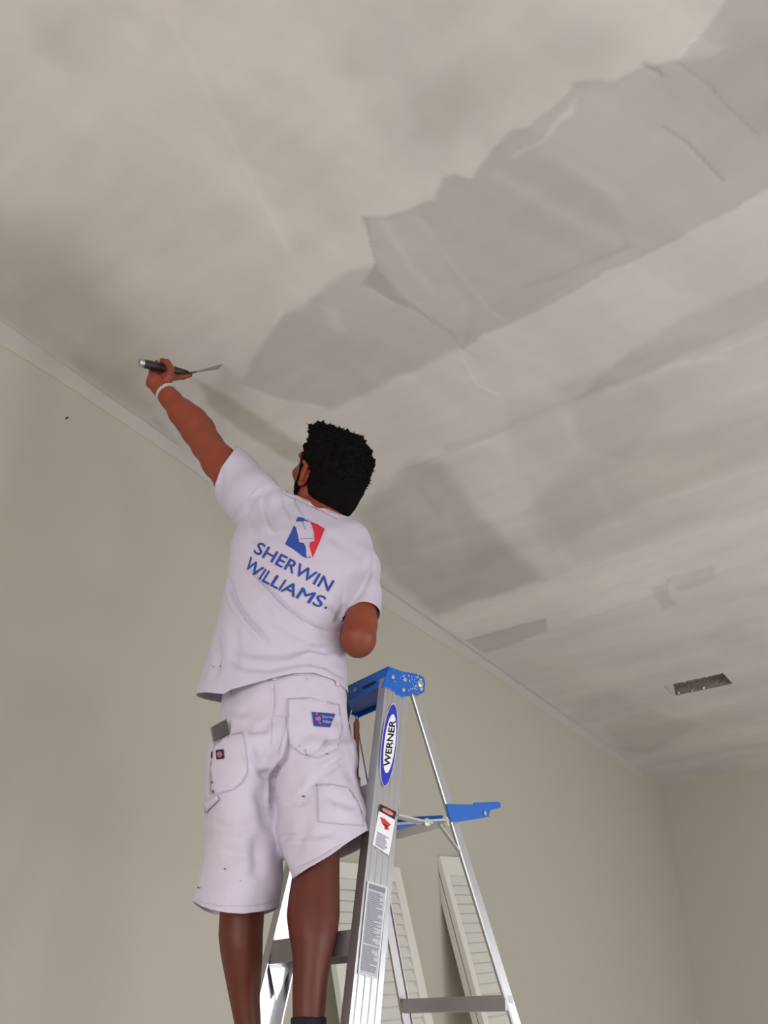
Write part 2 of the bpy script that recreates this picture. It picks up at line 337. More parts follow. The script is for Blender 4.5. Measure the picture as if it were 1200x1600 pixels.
rr = rail('rear_rail', lambda h, a, b: LP(-FL * h - b + .004, RD + RB * h - .027 + a, h), 1, 1, .027, .007, [.0045], .03, HH - .03, M_alu)
rl = rail('rear_rail', lambda h, a, b: LP(WT + FL * h + b, RD + RB * h - .032 + a, h), 1, 1, .032, .007, [.012, .022], .03, HH - .03, M_aludk)
for k_, base_ in ((-1, 0), (1, WT)):
    for dd0, slope, wd in ((0, -FA, RW), (RD - .030, RB, .030)):
        bm = bmesh.new(); h = HH; c = LP(base_ + k_ * FL * h - k_ * .012, dd0 + slope * h + wd / 2, h - .022)
        box(bm, c, w * .02, d * (wd / 2 + .008), u * .022); bevel(obj('rubber_foot', bm, M_rubber, LAD), .004)
# steps: ribbed C-shaped treads
for i in range(1, 8):
    h = .295 * i
    if h > HH - .1: break
    k0 = -FL * h + .0035; k1 = WT + FL * h - .0035; d0 = -FA * h
    bm = bmesh.new()
    prof = [(.0, 0), (.076, 0), (.076, .045), (.073, .045), (.073, .004), (.003, .004), (.003, .045), (0, .045)]
    prism(bm, [LP(k0, d0 + a, h + b) for a, b in prof], w * (k1 - k0))
    for r in (.015, .03, .045, .06): box(bm, LP((k0 + k1) / 2, d0 + r, h - .0012), w * (k1 - k0) / 2, d * .0025, u * .0012)
    obj('step', bm, M_aludk, LAD)
    for kk, sg in ((k0, 1), (k1, -1)):
        bm = bmesh.new(); prism(bm, [LP(kk + sg * .001, d0 + .01, h + .045), LP(kk + sg * .001, d0 + .066, h + .045), LP(kk + sg * .001, d0 + .038, h + .11)], w * sg * .002)
        obj('step_gusset', bm, M_alu, LAD)
for h in (.682, 1.12, 1.56, 2.0):
    k0 = -FL * h + .004; k1 = WT + FL * h - .004; bm = bmesh.new()
    c = LP((k0 + k1) / 2, RD + RB * h - .018, h); box(bm, c, w * (k1 - k0) / 2, d * .012, u * .014)
    obj('rear_crossbar', bm, M_aludk, LAD)
# top cap
cap = bmesh.new(); CW0, CW1, CD = -.004, WT + .012, .1136
def cpl(bm, pts, ext): prism(bm, pts, ext)
cpl(cap, [LP(CW0, 0, 0), LP(CW1, 0, 0), LP(CW1, CD, 0), LP(CW0, CD, 0)], -u * .005)
cpl(cap, [LP(CW0, 0, 0), LP(CW1, 0, 0), LP(CW1, -.004, .047), LP(CW0, -.004, .047)], d * .004)
cpl(cap, [LP(CW0, CD, 0), LP(CW1, CD, 0), LP(CW1, CD, .030), LP(CW0, CD, .030)], -d * .004)
capo = bevel(obj('top_cap', cap, M_bluep, LAD), .0015)
capo['label'] = 'blue plastic top cap'
bm = bmesh.new(); cpl(bm, [LP(CW0 + .01, .004, .036), LP(CW1 - .01, .004, .036), LP(CW1 - .01, CD - .01, .02), LP(CW0 + .01, CD - .01, .02)], u * .003)
obj('cap_tray', bm, mat('deep_blue_plastic', (.006, .04, .20), .5), LAD)
# end plates of the cap, with the scalloped lower edge
def onplane(x, y, p0, n):
    v = ray(x, y); c0 = np.array([0, 0, CAMZ]); return c0 + v * (((p0 - c0) @ n) / (v @ n))
endpx = [(606.5,1045),(642.5,1051),(656,1054),(662,1058),(664.5,1066),(663.5,1080),(659,1084),(652,1083.5),(645,1081.5),(640,1087),(629,1089),(621,1085),(613,1077),(604,1074),(597.5,1075)]
p0 = LP(CW0 - .004, 0, 0); pts = [onplane(x, y, p0, w) for x, y in endpx]
bm = bmesh.new(); prism(bm, pts, w * .005); ep = bevel(obj('cap_end_plate', bm, M_bluep, LAD), .001)
bm = bmesh.new(); prism(bm, [p + w * (CW1 - CW0) for p in pts], w * .005); obj('cap_end_plate', bm, M_bluep, LAD)
for x, y, r in ((613.5,1058,.0055),(632,1062,.006),(630,1078,.0055),(656,1068,.010),(657.5,1076,.006)):
    c = onplane(x, y, p0, w); bm = bmesh.new(); tube(bm, [c + w * .001, c - w * .003, c - w * .0045], [r, r, r * .6], 12); obj('rivet', bm, M_alu, LAD)
# paint spatters on the cap
bm = bmesh.new()
for i in range(46):
    x = random.gauss(650, 8) if i < 34 else random.uniform(610, 650); y = random.uniform(1055, 1080)
    if i < 34: y = random.gauss(1064, 8)
    if not (612 < x < 661 and 1055 < y < 1081): continue
    c = onplane(x, y, p0, w) - w * .0004; r = random.uniform(.0006, .0019); n = random.randint(5, 7)
    prism(bm, [c + (d * math.cos(a) + u * math.sin(a)) * r * random.uniform(.6, 1.3) for a in [2 * math.pi * k / n for k in range(n)]], -w * .0004)
obj('paint_spatter', bm, M_white, LAD, kind='stuff')
bm = bmesh.new(); prism(bm, [onplane(x, y, LP(0, -.004, 0), d) for x, y in ((566,1074),(585,1064),(588,1065),(586,1068),(568,1077))], -d * .001); obj('cap_slot', bm, M_black, LAD)
c = onplane(556, 1078, LP(0, -.004, 0), d); bm = bmesh.new(); tube(bm, [c + d * .001, c - d * .003], .006, 10); obj('rivet', bm, M_alu, LAD)
# spreader bars and pail shelf
def strip(bm, a, b, hw, th, up_): 
    a = np.asarray(a, float); b = np.asarray(b, float); ax = b - a; L_ = np.linalg.norm(ax); ax = ax / L_; s = np.cross(ax, up_); s = s / np.linalg.norm(s); v = np.cross(s, ax)
    box(bm, (a + b) / 2, ax * L_ / 2, v * hw, s * th)
hs = .345
SH = [  # pail shelf: blue side arms at both ends, metal pan between, seen partly folded out behind the rear rails
]
dr = RD + RB * hs
kR = -FL * hs - .006; kL = WT + FL * hs + .006
armpx = [(706,1284),(697,1256),(741,1257),(741,1254),(780,1252.5),(783,1256),(782,1262),(766,1266),(764,1276),(748,1279),(722,1283)]
pp0 = LP(kR, 0, 0); ap = [onplane(x, y, pp0, w) for x, y in armpx]
bm = bmesh.new(); prism(bm, ap, w * .004); bevel(obj('pail_shelf', bm, M_bluep, LAD), .0008)['label'] = 'blue side arm of the folding pail shelf'
bm = bmesh.new(); prism(bm, [p + w * (kL - kR) for p in ap], -w * .004); obj('pail_shelf', bm, M_bluep, LAD)['label'] = 'blue side arm of the folding pail shelf'
a0 = onplane(703, 1290, pp0, w); a1 = onplane(700, 1276, pp0, w); 
bm = bmesh.new(); cL = np.array(a0) + w * .006
prism(bm, [a0 + w * .004, a1 + w * .004, a1 + w * (kL - kR - .004), a0 + w * (kL - kR - .004)], d * .003); obj('shelf_panel', bm, M_shut, LAD)
bm = bmesh.new(); l0 = onplane(690, 1278, pp0 + w * .02, w); l1 = onplane(618, 1285, pp0 + w * .16, w); prism(bm, [l0, l1, l1 + u * .011, l0 + u * .006], d * .004); obj('shelf_lip', bm, M_bluep, LAD)
c = onplane(757, 1271, pp0, w); bm = bmesh.new(); tube(bm, [c - w * .001, c - w * .003], .005, 10); obj('rivet', bm, M_alu, LAD)
for kk, sg in ((kR + .012, 1), (kL - .012, -1)):
    bm = bmesh.new()
    strip(bm, LP(kk, -FA * .36 + RW, .355), LP(kk, (dr + RW * .5) / 2, .352), .012, .002, w)
    strip(bm, LP(kk + sg * .004, (dr + RW * .5) / 2 - .02, .35), LP(kk + sg * .004, dr, .325), .012, .002, w)
    obj('spreader', bm, M_alu, LAD)
    bm = bmesh.new(); c = LP(kk - sg * .003, (dr + RW * .5) / 2 - .01, .351); tube(bm, [c, c + w * sg * .010], .009, 12); obj('rivet', bm, M_alu, LAD)
bm = bmesh.new(); strip(bm, onplane(686, 1288, pp0 + w * .01, w), onplane(724, 1340, pp0 + w * .01, w), .005, .0015, w); obj('shelf_strut', bm, M_alu, LAD)

# ------------------------------------------------------------------ decals: shapes laid on a surface
DEPS = None
def bvh_of(o):
    global DEPS
    bpy.context.view_layer.update(); DEPS = bpy.context.evaluated_depsgraph_get()
    bm = bmesh.new(); bm.from_object(o, DEPS); bm.transform(o.matrix_world); t = BVHTree.FromBMesh(bm); bm.free(); return t
CAM0 = Vector((0, 0, CAMZ))
def cast(t, x, y):
    v = Vector(ray(x, y)).normalized(); hit, n, i, dist = t.ray_cast(CAM0, v, 20); return hit, n
def lay(name, bm, t, off, m, parent, step=5, thick=0, **kw):  # bm holds flat faces in photo-plane coordinates
    x0 = min(v.co.x for v in bm.verts); x1 = max(v.co.x for v in bm.verts); y0 = min(v.co.y for v in bm.verts); y1 = max(v.co.y for v in bm.verts)
    for k in range(1, int((x1 - x0) / step) + 1):
        bmesh.ops.bisect_plane(bm, geom=bm.verts[:] + bm.edges[:] + bm.faces[:], plane_co=(x0 + k * step, 0, 0), plane_no=(1, 0, 0))
    for k in range(1, int((y1 - y0) / step) + 1):
        bmesh.ops.bisect_plane(bm, geom=bm.verts[:] + bm.edges[:] + bm.faces[:], plane_co=(0, y0 + k * step, 0), plane_no=(0, 1, 0))
    bmesh.ops.triangulate(bm, faces=bm.faces[:])
    bad = []; last = None; res = []
    for v in bm.verts:
        h, n = cast(t, v.co.x, v.co.y)
        if h is None: bad.append(v); res.append(None); continue
        view = (CAM0 - h).normalized()
        if n.dot(view) < 0: n = -n
        res.append(h + view * off * .6 + n * off * .4)
    for v, r in zip(list(bm.verts), res):
        if r is not None: v.co = r
    if bad: bmesh.ops.delete(bm, geom=bad, context='VERTS')
    me = bpy.data.meshes.new(name); bm.to_mesh(me); bm.free()
    o = link(name, me, m, parent, smooth=True, **kw)
    if thick:
        s = o.modifiers.new('solid', 'SOLIDIFY'); s.thickness = thick; s.offset = 0
    return o
def polybm(polys):
    bm = bmesh.new()
    for p in polys:
        vs_ = [bm.verts.new((x, y, 0)) for x, y in p]; f = bm.faces.new(vs_)
    bmesh.ops.triangulate(bm, faces=bm.faces[:]); return bm
def ribbon(line, w_):
    out = []
    for (x0, y0), (x1, y1) in zip(line, line[1:]):
        l = math.hypot(x1 - x0, y1 - y0); nx_, ny_ = -(y1 - y0) / l * w_ / 2, (x1 - x0) / l * w_ / 2; ex, ey = (x1 - x0) / l * w_ * .3, (y1 - y0) / l * w_ * .3
        out.append([(x0 + nx_ - ex, y0 + ny_ - ey), (x1 + nx_ + ex, y1 + ny_ + ey), (x1 - nx_ + ex, y1 - ny_ + ey), (x0 - nx_ - ex, y0 - ny_ - ey)])
    return out
def ellipse_poly(cx_, cy_, ax, ay, bx, by, n=28):
    return [(cx_ + ax * math.cos(t) + bx * math.sin(t), cy_ + ay * math.cos(t) + by * math.sin(t)) for t in [2 * math.pi * k / n for k in range(n)]]
def textbm(s, mapf, bold=.0, spacing=1.0):                # text -> flat bmesh, normalised to x 0..1, y 0..1 (cap height)
    c = bpy.data.curves.new('t', 'FONT'); c.body = s; c.fill_mode = 'FRONT'; c.space_character = spacing; c.resolution_u = 4
    o = bpy.data.objects.new('t', c); COL.objects.link(o); bpy.context.view_layer.update()
    me = bpy.data.meshes.new_from_object(o.evaluated_get(bpy.context.evaluated_depsgraph_get())); bm = bmesh.new(); bm.from_mesh(me)
    if bold:
        for dx_, dy_ in ((bold, 0), (-bold, 0), (0, bold), (0, -bold)):
            k0_ = len(bm.verts); bm.from_mesh(me); bm.verts.ensure_lookup_table()
            for v in bm.verts[k0_:]: v.co.x += dx_; v.co.y += dy_
    x0 = min(v.co.x for v in bm.verts); x1 = max(v.co.x for v in bm.verts); y0 = min(v.co.y for v in bm.verts); y1 = max(v.co.y for v in bm.verts)
    bmesh.ops.remove_doubles(bm, verts=bm.verts[:], dist=1e-5)
    for k in range(1, 60):
        bmesh.ops.bisect_plane(bm, geom=bm.verts[:] + bm.edges[:] + bm.faces[:], plane_co=(x0 + (x1 - x0) * k / 60, 0, 0), plane_no=(1, 0, 0))
    for v in bm.verts:
        a, b = mapf((v.co.x - x0) / (x1 - x0), (v.co.y - y0) / (y1 - y0)); v.co = (a, b, 0)
    bpy.data.objects.remove(o); bpy.data.meshes.remove(me); return bm
def quadmap(o_, xv, yv): return lambda s, t: (o_[0] + xv[0] * s + yv[0] * t, o_[1] + xv[1] * s + yv[1] * t)

# ladder labels
bm = bmesh.new(); bm.faces.new([bm.verts.new(tuple(LP(-FL * h_ - .0026, -FA * h_ + a_, h_))) for h_, a_ in ((.0, -.01), (.0, RW + .01), (1.3, RW + .01), (1.3, -.01))]); tr = BVHTree.FromBMesh(bm); bm.free()
def dec(name, polys, m, off, **kw): return lay(name, polybm(polys), tr, off, m, LAD, step=40, **kw)
OV = (608, 1164); AX = (7.0, -63.5); BX = (11.0, 2.2)
dec('logo_sticker', [ellipse_poly(*OV, AX[0] * 1.03, AX[1] * 1.03, BX[0] * 1.12, BX[1] * 1.12, 40)], M_lgrey, .0004)
dec('logo_sticker', [ellipse_poly(*OV, *AX, *BX, 40)], M_logoblue, .0008)
dec('logo_sticker', [ellipse_poly(609, 1162, 5.3, -46, 8.6, 1.8, 40)], M_white, .0012)
bm = textbm('WERNER', quadmap((609.3, 1198), (9.2, -72), (-10.0, -1.2)), bold=.03, spacing=1.0)
lay('logo_lettering', bm, tr, .0016, M_black, LAD, step=40)
dec('warning_label', [[(594,1256),(619.5,1268.5),(608,1336.5),(582,1320)]], M_white, .0004)
dec('warning_label', [[(594,1256),(619.5,1268.5),(617,1281),(592,1267)]], M_black, .0008)
dec('warning_label', [ellipse_poly(606, 1268.3, 9.5, 5, -1.2, 3.6)], M_lab, .0012)
lay('warning_lettering', textbm('DANGER', quadmap((598.2, 1266.6), (15, 7.5), (.9, -3.6)), bold=.02), tr, .0016, M_white, LAD, step=40)
dec('warning_label', [[(593.5,1276),(601,1279),(611,1289),(604,1294),(603,1287),(597,1287)], [(600,1288),(606,1290),(608,1297),(601,1296)]], M_lab, .0008)
pl = []
for i in range(11):
    t = i / 10; x0 = 589.5 - t * 3.2; y0 = 1299 + t * 20; e_ = random.uniform(13, 19)
    pl.append([(x0, y0), (x0 + e_, y0 + e_ * .58), (x0 + e_ - .3, y0 + e_ * .58 + 1.2), (x0 - .3, y0 + 1.2)])
dec('label_print', pl, M_grey, .0008)
LQ = [(574.7,1376.5),(604.8,1386),(590,1529),(560,1521)]
def lq(s, t): 
    a = np.array(LQ, float); return tuple((a[0] * (1 - s) + a[1] * s) * (1 - t) + (a[3] * (1 - s) + a[2] * s) * t)
dec('instruction_label', [LQ], M_lgrey, .0004)
fr_ = .04
dec('label_print', [[lq(0,0),lq(1,0),lq(1,.008),lq(0,.008)],[lq(0,.992),lq(1,.992),lq(1,1),lq(0,1)],[lq(0,0),lq(fr_,0),lq(fr_,1),lq(0,1)],[lq(1-fr_,0),lq(1,0),lq(1,1),lq(1-fr_,1)]], M_white, .0008)
pl = [[lq(.08,.02),lq(.92,.02),lq(.92,.075),lq(.08,.075)]]
for i in range(46):
    t = .10 + i * .0187
    if i in (30,): continue
    s1 = random.choice([.55, .7, .85, .9, .9]); s0 = .08 if i % 5 else .1
    pl.append([lq(s0, t), lq(s1, t), lq(s1, t + .0125), lq(s0, t + .0125)])
dec('label_print', pl, M_grey, .0008)

#SHUTTERS
# ------------------------------------------------------------------ louvered doors leaning sideways on the left wall
nrm_ = lambda a: a / np.linalg.norm(a)
def louver_door(label, TL, mdir, tilt, lean, width, top_rail, pitch, stile, thick, second):
    m_ = np.array([math.cos(mdir), math.sin(mdir), 0]); ax = m_ * math.cos(tilt) + u * math.sin(tilt); up_ = u * math.cos(tilt) - m_ * math.sin(tilt); nn = np.cross(ax, up_)
    if nn @ (np.array([0, 0, CAMZ]) - TL) < 0: nn = -nn
    up_, nn = up_ * math.cos(lean) - nn * math.sin(lean), nn * math.cos(lean) + up_ * math.sin(lean)
    height = TL[2] / up_[2] - .004
    e_ = thing('louvered_door', TL - up_ * height + ax * width / 2, label, 'door', 'louvered closet doors leaning on the left wall')
    def Q(a, b, c=0): return TL + ax * a - up_ * b - nn * c
    npan = 2 if second else 1
    for pn in range(npan):
        off = pn * (thick + .006)
        def bx_(name, a0, a1, b0, b1, c0=0, c1=thick, m=M_shut):
            bm = bmesh.new(); box(bm, Q((a0 + a1) / 2, (b0 + b1) / 2, off + (c0 + c1) / 2), ax * (a1 - a0) / 2, up_ * (b1 - b0) / 2, nn * (c1 - c0) / 2); return bevel(obj(name, bm, m, e_), .0015, 1)
        bx_('stile', 0, stile, 0, height); bx_('stile', width - stile, width, 0, height)
        bx_('rail', stile, width - stile, 0, top_rail); bx_('rail', stile, width - stile, height - .16, height); mid = height * .52
        bx_('rail', stile, width - stile, mid, mid + .09)
        sl = None; b = top_rail + pitch * .5
        while b < height - .16 - pitch * .3:
            if not (mid - pitch * .4 < b < mid + .09 + pitch * .4):
                if sl is None:
                    bm = bmesh.new(); box(bm, (0, 0, 0), ax * (width / 2 - stile), nrm_(up_ * .94 + nn * -.30) * pitch * .505, np.cross(ax, nrm_(up_ * .94 + nn * -.30)) * .0035); sl = tomesh(bm, 'slat')
                c = Q(width / 2, b, off + thick / 2); o = bpy.data.objects.new('slat', sl)
                if not sl.materials: sl.materials.append(M_shut)
                COL.objects.link(o); o.parent = e_; o.location = tuple(np.array(c) - np.array(e_.location))
            b += pitch
    return e_
TLA = onx(687, 1337, XL + .012); TLB = onx(500, 1343, XL + .012); RD_ = math.radians
louver_door('narrow white louvered closet door leaning behind the right rear ladder rail', TLA, RD_(84), RD_(8.5), RD_(14), .225, .085, .040, .034, .028, True)
louver_door('wide white louvered closet door seen behind the front rail of the ladder', TLB, RD_(86), RD_(7), RD_(14), .47, .06, .040, .045, .028, False)
#ENDSHUTTERS

#PERSON
# ------------------------------------------------------------------ signed-distance modelling of the figure and his clothes
def smin(a, b, k):
    if k <= 0: return np.minimum(a, b)
    h = np.clip(.5 + .5 * (b - a) / k, 0, 1); return b * (1 - h) + a * h - k * h * (1 - h)
class SDF:
    def __init__(s): s.p = []
    def add(s, f, lo, hi, k=.02, sub=False): s.p.append((f, np.asarray(lo), np.asarray(hi), k, sub)); return s
    def cone(s, a, b, ra, rb, k=.02, flat=None, sub=False):
        a = np.asarray(a, float); b = np.asarray(b, float); e = b - a; L2 = e @ e + 1e-12
        def f(q):
            t = np.clip(((q - a) @ e) / L2, 0, 1); v = q - a - t[:, None] * e
            if flat is not None:
                ax_, sc_ = flat; c = v @ ax_; v = v + np.outer(c * (sc_ - 1), ax_)
            return np.sqrt((v * v).sum(1)) - (ra + (rb - ra) * t)
        r = max(ra, rb); return s.add(f, np.minimum(a, b) - r, np.maximum(a, b) + r, k, sub)
    def chain(s, pts, rs, k=.01):
        for i in range(len(pts) - 1): s.cone(pts[i], pts[i + 1], rs[i], rs[i + 1], k)
        return s
    def ell(s, c, axes, rad, k=.02, sub=False):
        c = np.asarray(c, float); A = np.asarray(axes, float); rad = np.asarray(rad, float)
        def f(q):
            l = (q - c) @ A.T; k0 = np.sqrt(((l / rad) ** 2).sum(1)) + 1e-9; k1 = np.sqrt(((l / rad ** 2) ** 2).sum(1)) + 1e-9
            return k0 * (k0 - 1) / k1
        r = rad.max(); return s.add(f, c - r, c + r, k, sub)
    def rows(s, rows, k=.02, ex=2.0):                    # rows: (photo y, left, right, horizontal distance, half depth m)
        Rw = np.array(rows, float); pts = np.array([P(x, y, D + sgn * b) for y, l, r, D, b in rows for x in (l, r) for sgn in (-1, 1)])
        def f(q):
            x, y, z = proj(q); D = np.hypot(q[:, 0], q[:, 1]); y_ = np.clip(y, Rw[0, 0], Rw[-1, 0])
            l = np.interp(y_, Rw[:, 0], Rw[:, 1]); r = np.interp(y_, Rw[:, 0], Rw[:, 2]); Dc = np.interp(y_, Rw[:, 0], Rw[:, 3]); b = np.interp(y_, Rw[:, 0], Rw[:, 4])
            s_ = z / F; a = np.maximum((r - l) / 2, .5) * s_; uu = np.abs((x - (l + r) / 2) * s_) / a; vv = np.abs(D - Dc) / b
            k0 = (uu ** ex + vv ** ex) ** (1 / ex) + 1e-9; k1 = np.sqrt((uu / a) ** 2 + (vv / b) ** 2) + 1e-9
            dd = np.where(k0 > .3, k0 * (k0 - 1) / k1, -np.minimum(a, b) * (1 - k0)) if ex == 2 else (k0 - 1) * np.minimum(a, b)
            dy = np.maximum(Rw[0, 0] - y, y - Rw[-1, 0]) * s_
            return np.where(dy > 0, np.hypot(np.maximum(dd, 0), dy) + np.minimum(dd, 0) * 0, dd)
        return s.add(f, pts.min(0) - .03, pts.max(0) + .03, k)
    def grid(s, h, lo=None, hi=None, pad=.02):
        lo = np.min([p[1] for p in s.p if not p[4]], 0) - pad if lo is None else np.asarray(lo, float); hi = np.max([p[2] for p in s.p if not p[4]], 0) + pad if hi is None else np.asarray(hi, float)
        n = np.ceil((hi - lo) / h).astype(int) + 1; V = np.full(n, .2, np.float32)
        for f, a, b, k, sub in s.p:
            m_ = pad + k * 2 + .01; i0 = np.clip(np.floor((a - m_ - lo) / h).astype(int), 0, n); i1 = np.clip(np.ceil((b + m_ - lo) / h).astype(int) + 1, 0, n)
            if (i1 <= i0).any(): continue
            g = [lo[j] + h * np.arange(i0[j], i1[j]) for j in range(3)]
            q = np.stack(np.meshgrid(*g, indexing='ij'), -1).reshape(-1, 3); dd = f(q).reshape(i1 - i0).astype(np.float32)
            sl = tuple(slice(i0[j], i1[j]) for j in range(3))
            if sub: V[sl] = -smin(-V[sl], dd, k)
            else: V[sl] = smin(V[sl], dd, k)
        return V, lo, h
def nets(V, lo, h):
    ins = V < 0; nx, ny, nz = V.shape
    c = np.zeros((nx - 1, ny - 1, nz - 1), np.int8)
    for a in (0, 1):
        for b in (0, 1):
            for e in (0, 1): c += ins[a:nx - 1 + a, b:ny - 1 + b, e:nz - 1 + e]
    I = np.argwhere((c > 0) & (c < 8)); idm = np.full(c.shape, -1, np.int64); idm[tuple(I.T)] = np.arange(len(I))
    acc = np.zeros((len(I), 3)); cnt = np.zeros(len(I)); cor = [(a, b, e) for a in (0, 1) for b in (0, 1) for e in (0, 1)]
    val = {k: V[I[:, 0] + k[0], I[:, 1] + k[1], I[:, 2] + k[2]] for k in cor}
    for k in cor:
        for ax in range(3):
            if k[ax]: continue
            k2 = list(k); k2[ax] = 1; k2 = tuple(k2); va, vb = val[k], val[k2]; m_ = (va < 0) != (vb < 0); t = va[m_] / (va[m_] - vb[m_])
            p = np.tile(np.array(k, float), (m_.sum(), 1)); p[:, ax] = t; acc[m_] += p; cnt[m_] += 1
    verts = lo + h * (I + acc / cnt[:, None]); faces = []
    for ax in range(3):
        o1, o2 = [(1, 2), (2, 0), (0, 1)][ax]; sl0 = [slice(None)] * 3; sl1 = [slice(None)] * 3; sl0[ax] = slice(0, -1); sl1[ax] = slice(1, None)
        A = ins[tuple(sl0)]; B = ins[tuple(sl1)]; E = np.argwhere(A != B)
        ok = (E[:, o1] > 0) & (E[:, o2] > 0) & (E[:, o1] < V.shape[o1] - 1) & (E[:, o2] < V.shape[o2] - 1); E = E[ok]; fl_ = A[tuple(E.T)]
        def cell(d1, d2):
            q = E.copy(); q[:, o1] -= d1; q[:, o2] -= d2; return idm[tuple(q.T)]
        Q = np.stack([cell(1, 1), cell(0, 1), cell(0, 0), cell(1, 0)], 1); Q[~fl_] = Q[~fl_][:, ::-1]; faces.append(Q)
    return verts, np.concatenate(faces)
def relax(v, fq, it=2, lam=.5):
    k = fq.shape[1]; e = np.concatenate([fq[:, [i, (i + 1) % k]] for i in range(k)]); 
    for _ in range(it):
        s = np.zeros_like(v); n = np.zeros(len(v)); 
        for j in range(3): s[:, j] = np.bincount(e[:, 0], v[e[:, 1], j], len(v)) + np.bincount(e[:, 1], v[e[:, 0], j], len(v))
        n = np.bincount(e[:, 0], minlength=len(v)) + np.bincount(e[:, 1], minlength=len(v)); v = v * (1 - lam) + lam * s / np.maximum(n, 1)[:, None]
    return v
def normals(v, fq):
    a = v[fq[:, 2]] - v[fq[:, 0]]; b = v[fq[:, -1]] - v[fq[:, 1]]; n = np.cross(a, b); N = np.zeros_like(v)
    for j in range(3):
        for i in range(fq.shape[1]): N[:, j] += np.bincount(fq[:, i], n[:, j], len(v))
    return N / (np.linalg.norm(N, axis=1)[:, None] + 1e-12)
def clip(v, tri, g):                                      # keep the side g <= 0, cutting triangles cleanly
    s = g[tri] <= 0; c = s.sum(1); out = [tri[c == 3]]; nv = list(); cache = {}; base = len(v); new = []; ft = []
    for T_ in tri[(c > 0) & (c < 3)]:
        poly = []
        for i in range(3):
            a, b = int(T_[i]), int(T_[(i + 1) % 3])
            if g[a] <= 0: poly.append(a)
            if (g[a] <= 0) != (g[b] <= 0):
                key = (min(a, b), max(a, b))
                if key not in cache:
                    t = g[a] / (g[a] - g[b]); cache[key] = base + len(new); new.append(v[a] + t * (v[b] - v[a]))
                poly.append(cache[key])
        for i in range(1, len(poly) - 1): ft.append((poly[0], poly[i], poly[i + 1]))
    vv = np.concatenate([v, np.array(new).reshape(-1, 3)]); ff = np.concatenate(out + [np.array(ft, int).reshape(-1, 3)])
    usedv = np.unique(ff); mp = np.full(len(vv), -1); mp[usedv] = np.arange(len(usedv)); return vv[usedv], mp[ff]
def tri_of(q): return np.concatenate([q[:, [0, 1, 2]], q[:, [0, 2, 3]]])
def near_line(x, y, line):
    d_ = np.full(len(x), 1e9); sgn = np.zeros(len(x)); q = np.stack([x, y], 1); tt = np.zeros(len(x)); tot = len(line) - 1
    for i, (a, b) in enumerate(zip(line, line[1:])):
        a = np.array(a, float); b = np.array(b, float); e = b - a; t = np.clip(((q - a) @ e) / (e @ e), 0, 1); v_ = q - a - t[:, None] * e; dd = np.hypot(*v_.T); m_ = dd < d_
        d_[m_] = dd[m_]; sgn[m_] = np.sign(e[0] * v_[m_, 1] - e[1] * v_[m_, 0]); tt[m_] = (i + t[m_]) / tot
    return d_, sgn, tt
def folds(v, N, lines, D0=None):                          # lines: (polyline, depth m, width px, ridge)
    x, y, z = proj(v); face = np.clip(-(N @ 1) if False else -(N * (v - np.array([0, 0, CAMZ]))).sum(1) / np.linalg.norm(v - np.array([0, 0, CAMZ]), axis=1) * 2.2, 0, 1); h = np.zeros(len(v))
    for line, dep, wd, rid in lines:
        d_, s_, t_ = near_line(x, y, line); tp = np.clip(np.minimum(t_, 1 - t_) * 5, .0, 1) ** .7
        h += tp * (-dep * np.exp(-(d_ / wd) ** 2) + rid * dep * np.exp(-((d_ * s_ - wd * 1.9) / (wd * 1.2)) ** 2))
    return v + N * (h * face)[:, None]
def noise3(v, s, seed): 
    r = np.random.default_rng(seed); G = r.random((32, 32, 32)); q = v * s; i = np.floor(q).astype(int); f = q - i; f = f * f * (3 - 2 * f); o_ = 0
    for a in (0, 1):
        for b in (0, 1):
            for c in (0, 1):
                o_ = o_ + G[(i[:, 0] + a) % 32, (i[:, 1] + b) % 32, (i[:, 2] + c) % 32] * np.where(a, f[:, 0], 1 - f[:, 0]) * np.where(b, f[:, 1], 1 - f[:, 1]) * np.where(c, f[:, 2], 1 - f[:, 2])
    return o_ - .5
def mk(name, v, f, m, parent, **kw): return link(name, npmesh(name, v, f, f.shape[1]), m, parent, smooth=True, **kw)

def nrm(a): a = np.asarray(a, float); return a / np.linalg.norm(a)
# feet on the third step from the top
hst = .295 * 3; zst = O[2] - hst
footR = LP(.045, -FA * hst + .010, hst); footL = LP(.262, -FA * hst + .010, hst)
MAN = thing('person', ((footR[0] + footL[0]) / 2, (footR[1] + footL[1]) / 2, zst), 'person in white shirt and shorts standing on the ladder, reaching up to the ceiling', 'person')

# key joints
DT = 1.77
shL = P(388, 772, 1.80); elL = P(318, 676, 1.91); wrL = P(252, 609, 1.965); palmL = P(243, 594, 1.975)
shR = P(565, 868, 1.75); elR = P(562, 1003, 1.66)
ankR = P(482, 1596, 1.725); ankL = P(390, 1602, 1.865)
HD = 1.745; hc = P(512, 744, HD)
ex = R[:, 0]; ey = -R[:, 1]; ez = -R[:, 2]              # photo right, photo up, towards the photographer: used once, to read the head pose
Ff = nrm(ex * -.60 + ey * .30 + ez * -.74); Uu = ex * .28 + ey * .93 + ez * .15; Uu = nrm(Uu - Ff * (Uu @ Ff)); Lf = np.cross(Uu, Ff)
if Lf @ ex > 0: Lf = -Lf
def Hp(f, l, t): return hc + Ff * f + Lf * l + Uu * t     # head frame: forward, left, up (metres)
AXH = np.array([Ff, Lf, Uu])
body = SDF()
# trunk under the shirt
body.rows([(800, 430, 520, 1.78, .06), (850, 385, 555, 1.785, .085), (930, 375, 540, 1.79, .10), (1040, 360, 528, 1.79, .10), (1130, 366, 520, 1.81, .10), (1170, 370, 515, 1.815, .085), (1190, 378, 505, 1.82, .06)], .03)
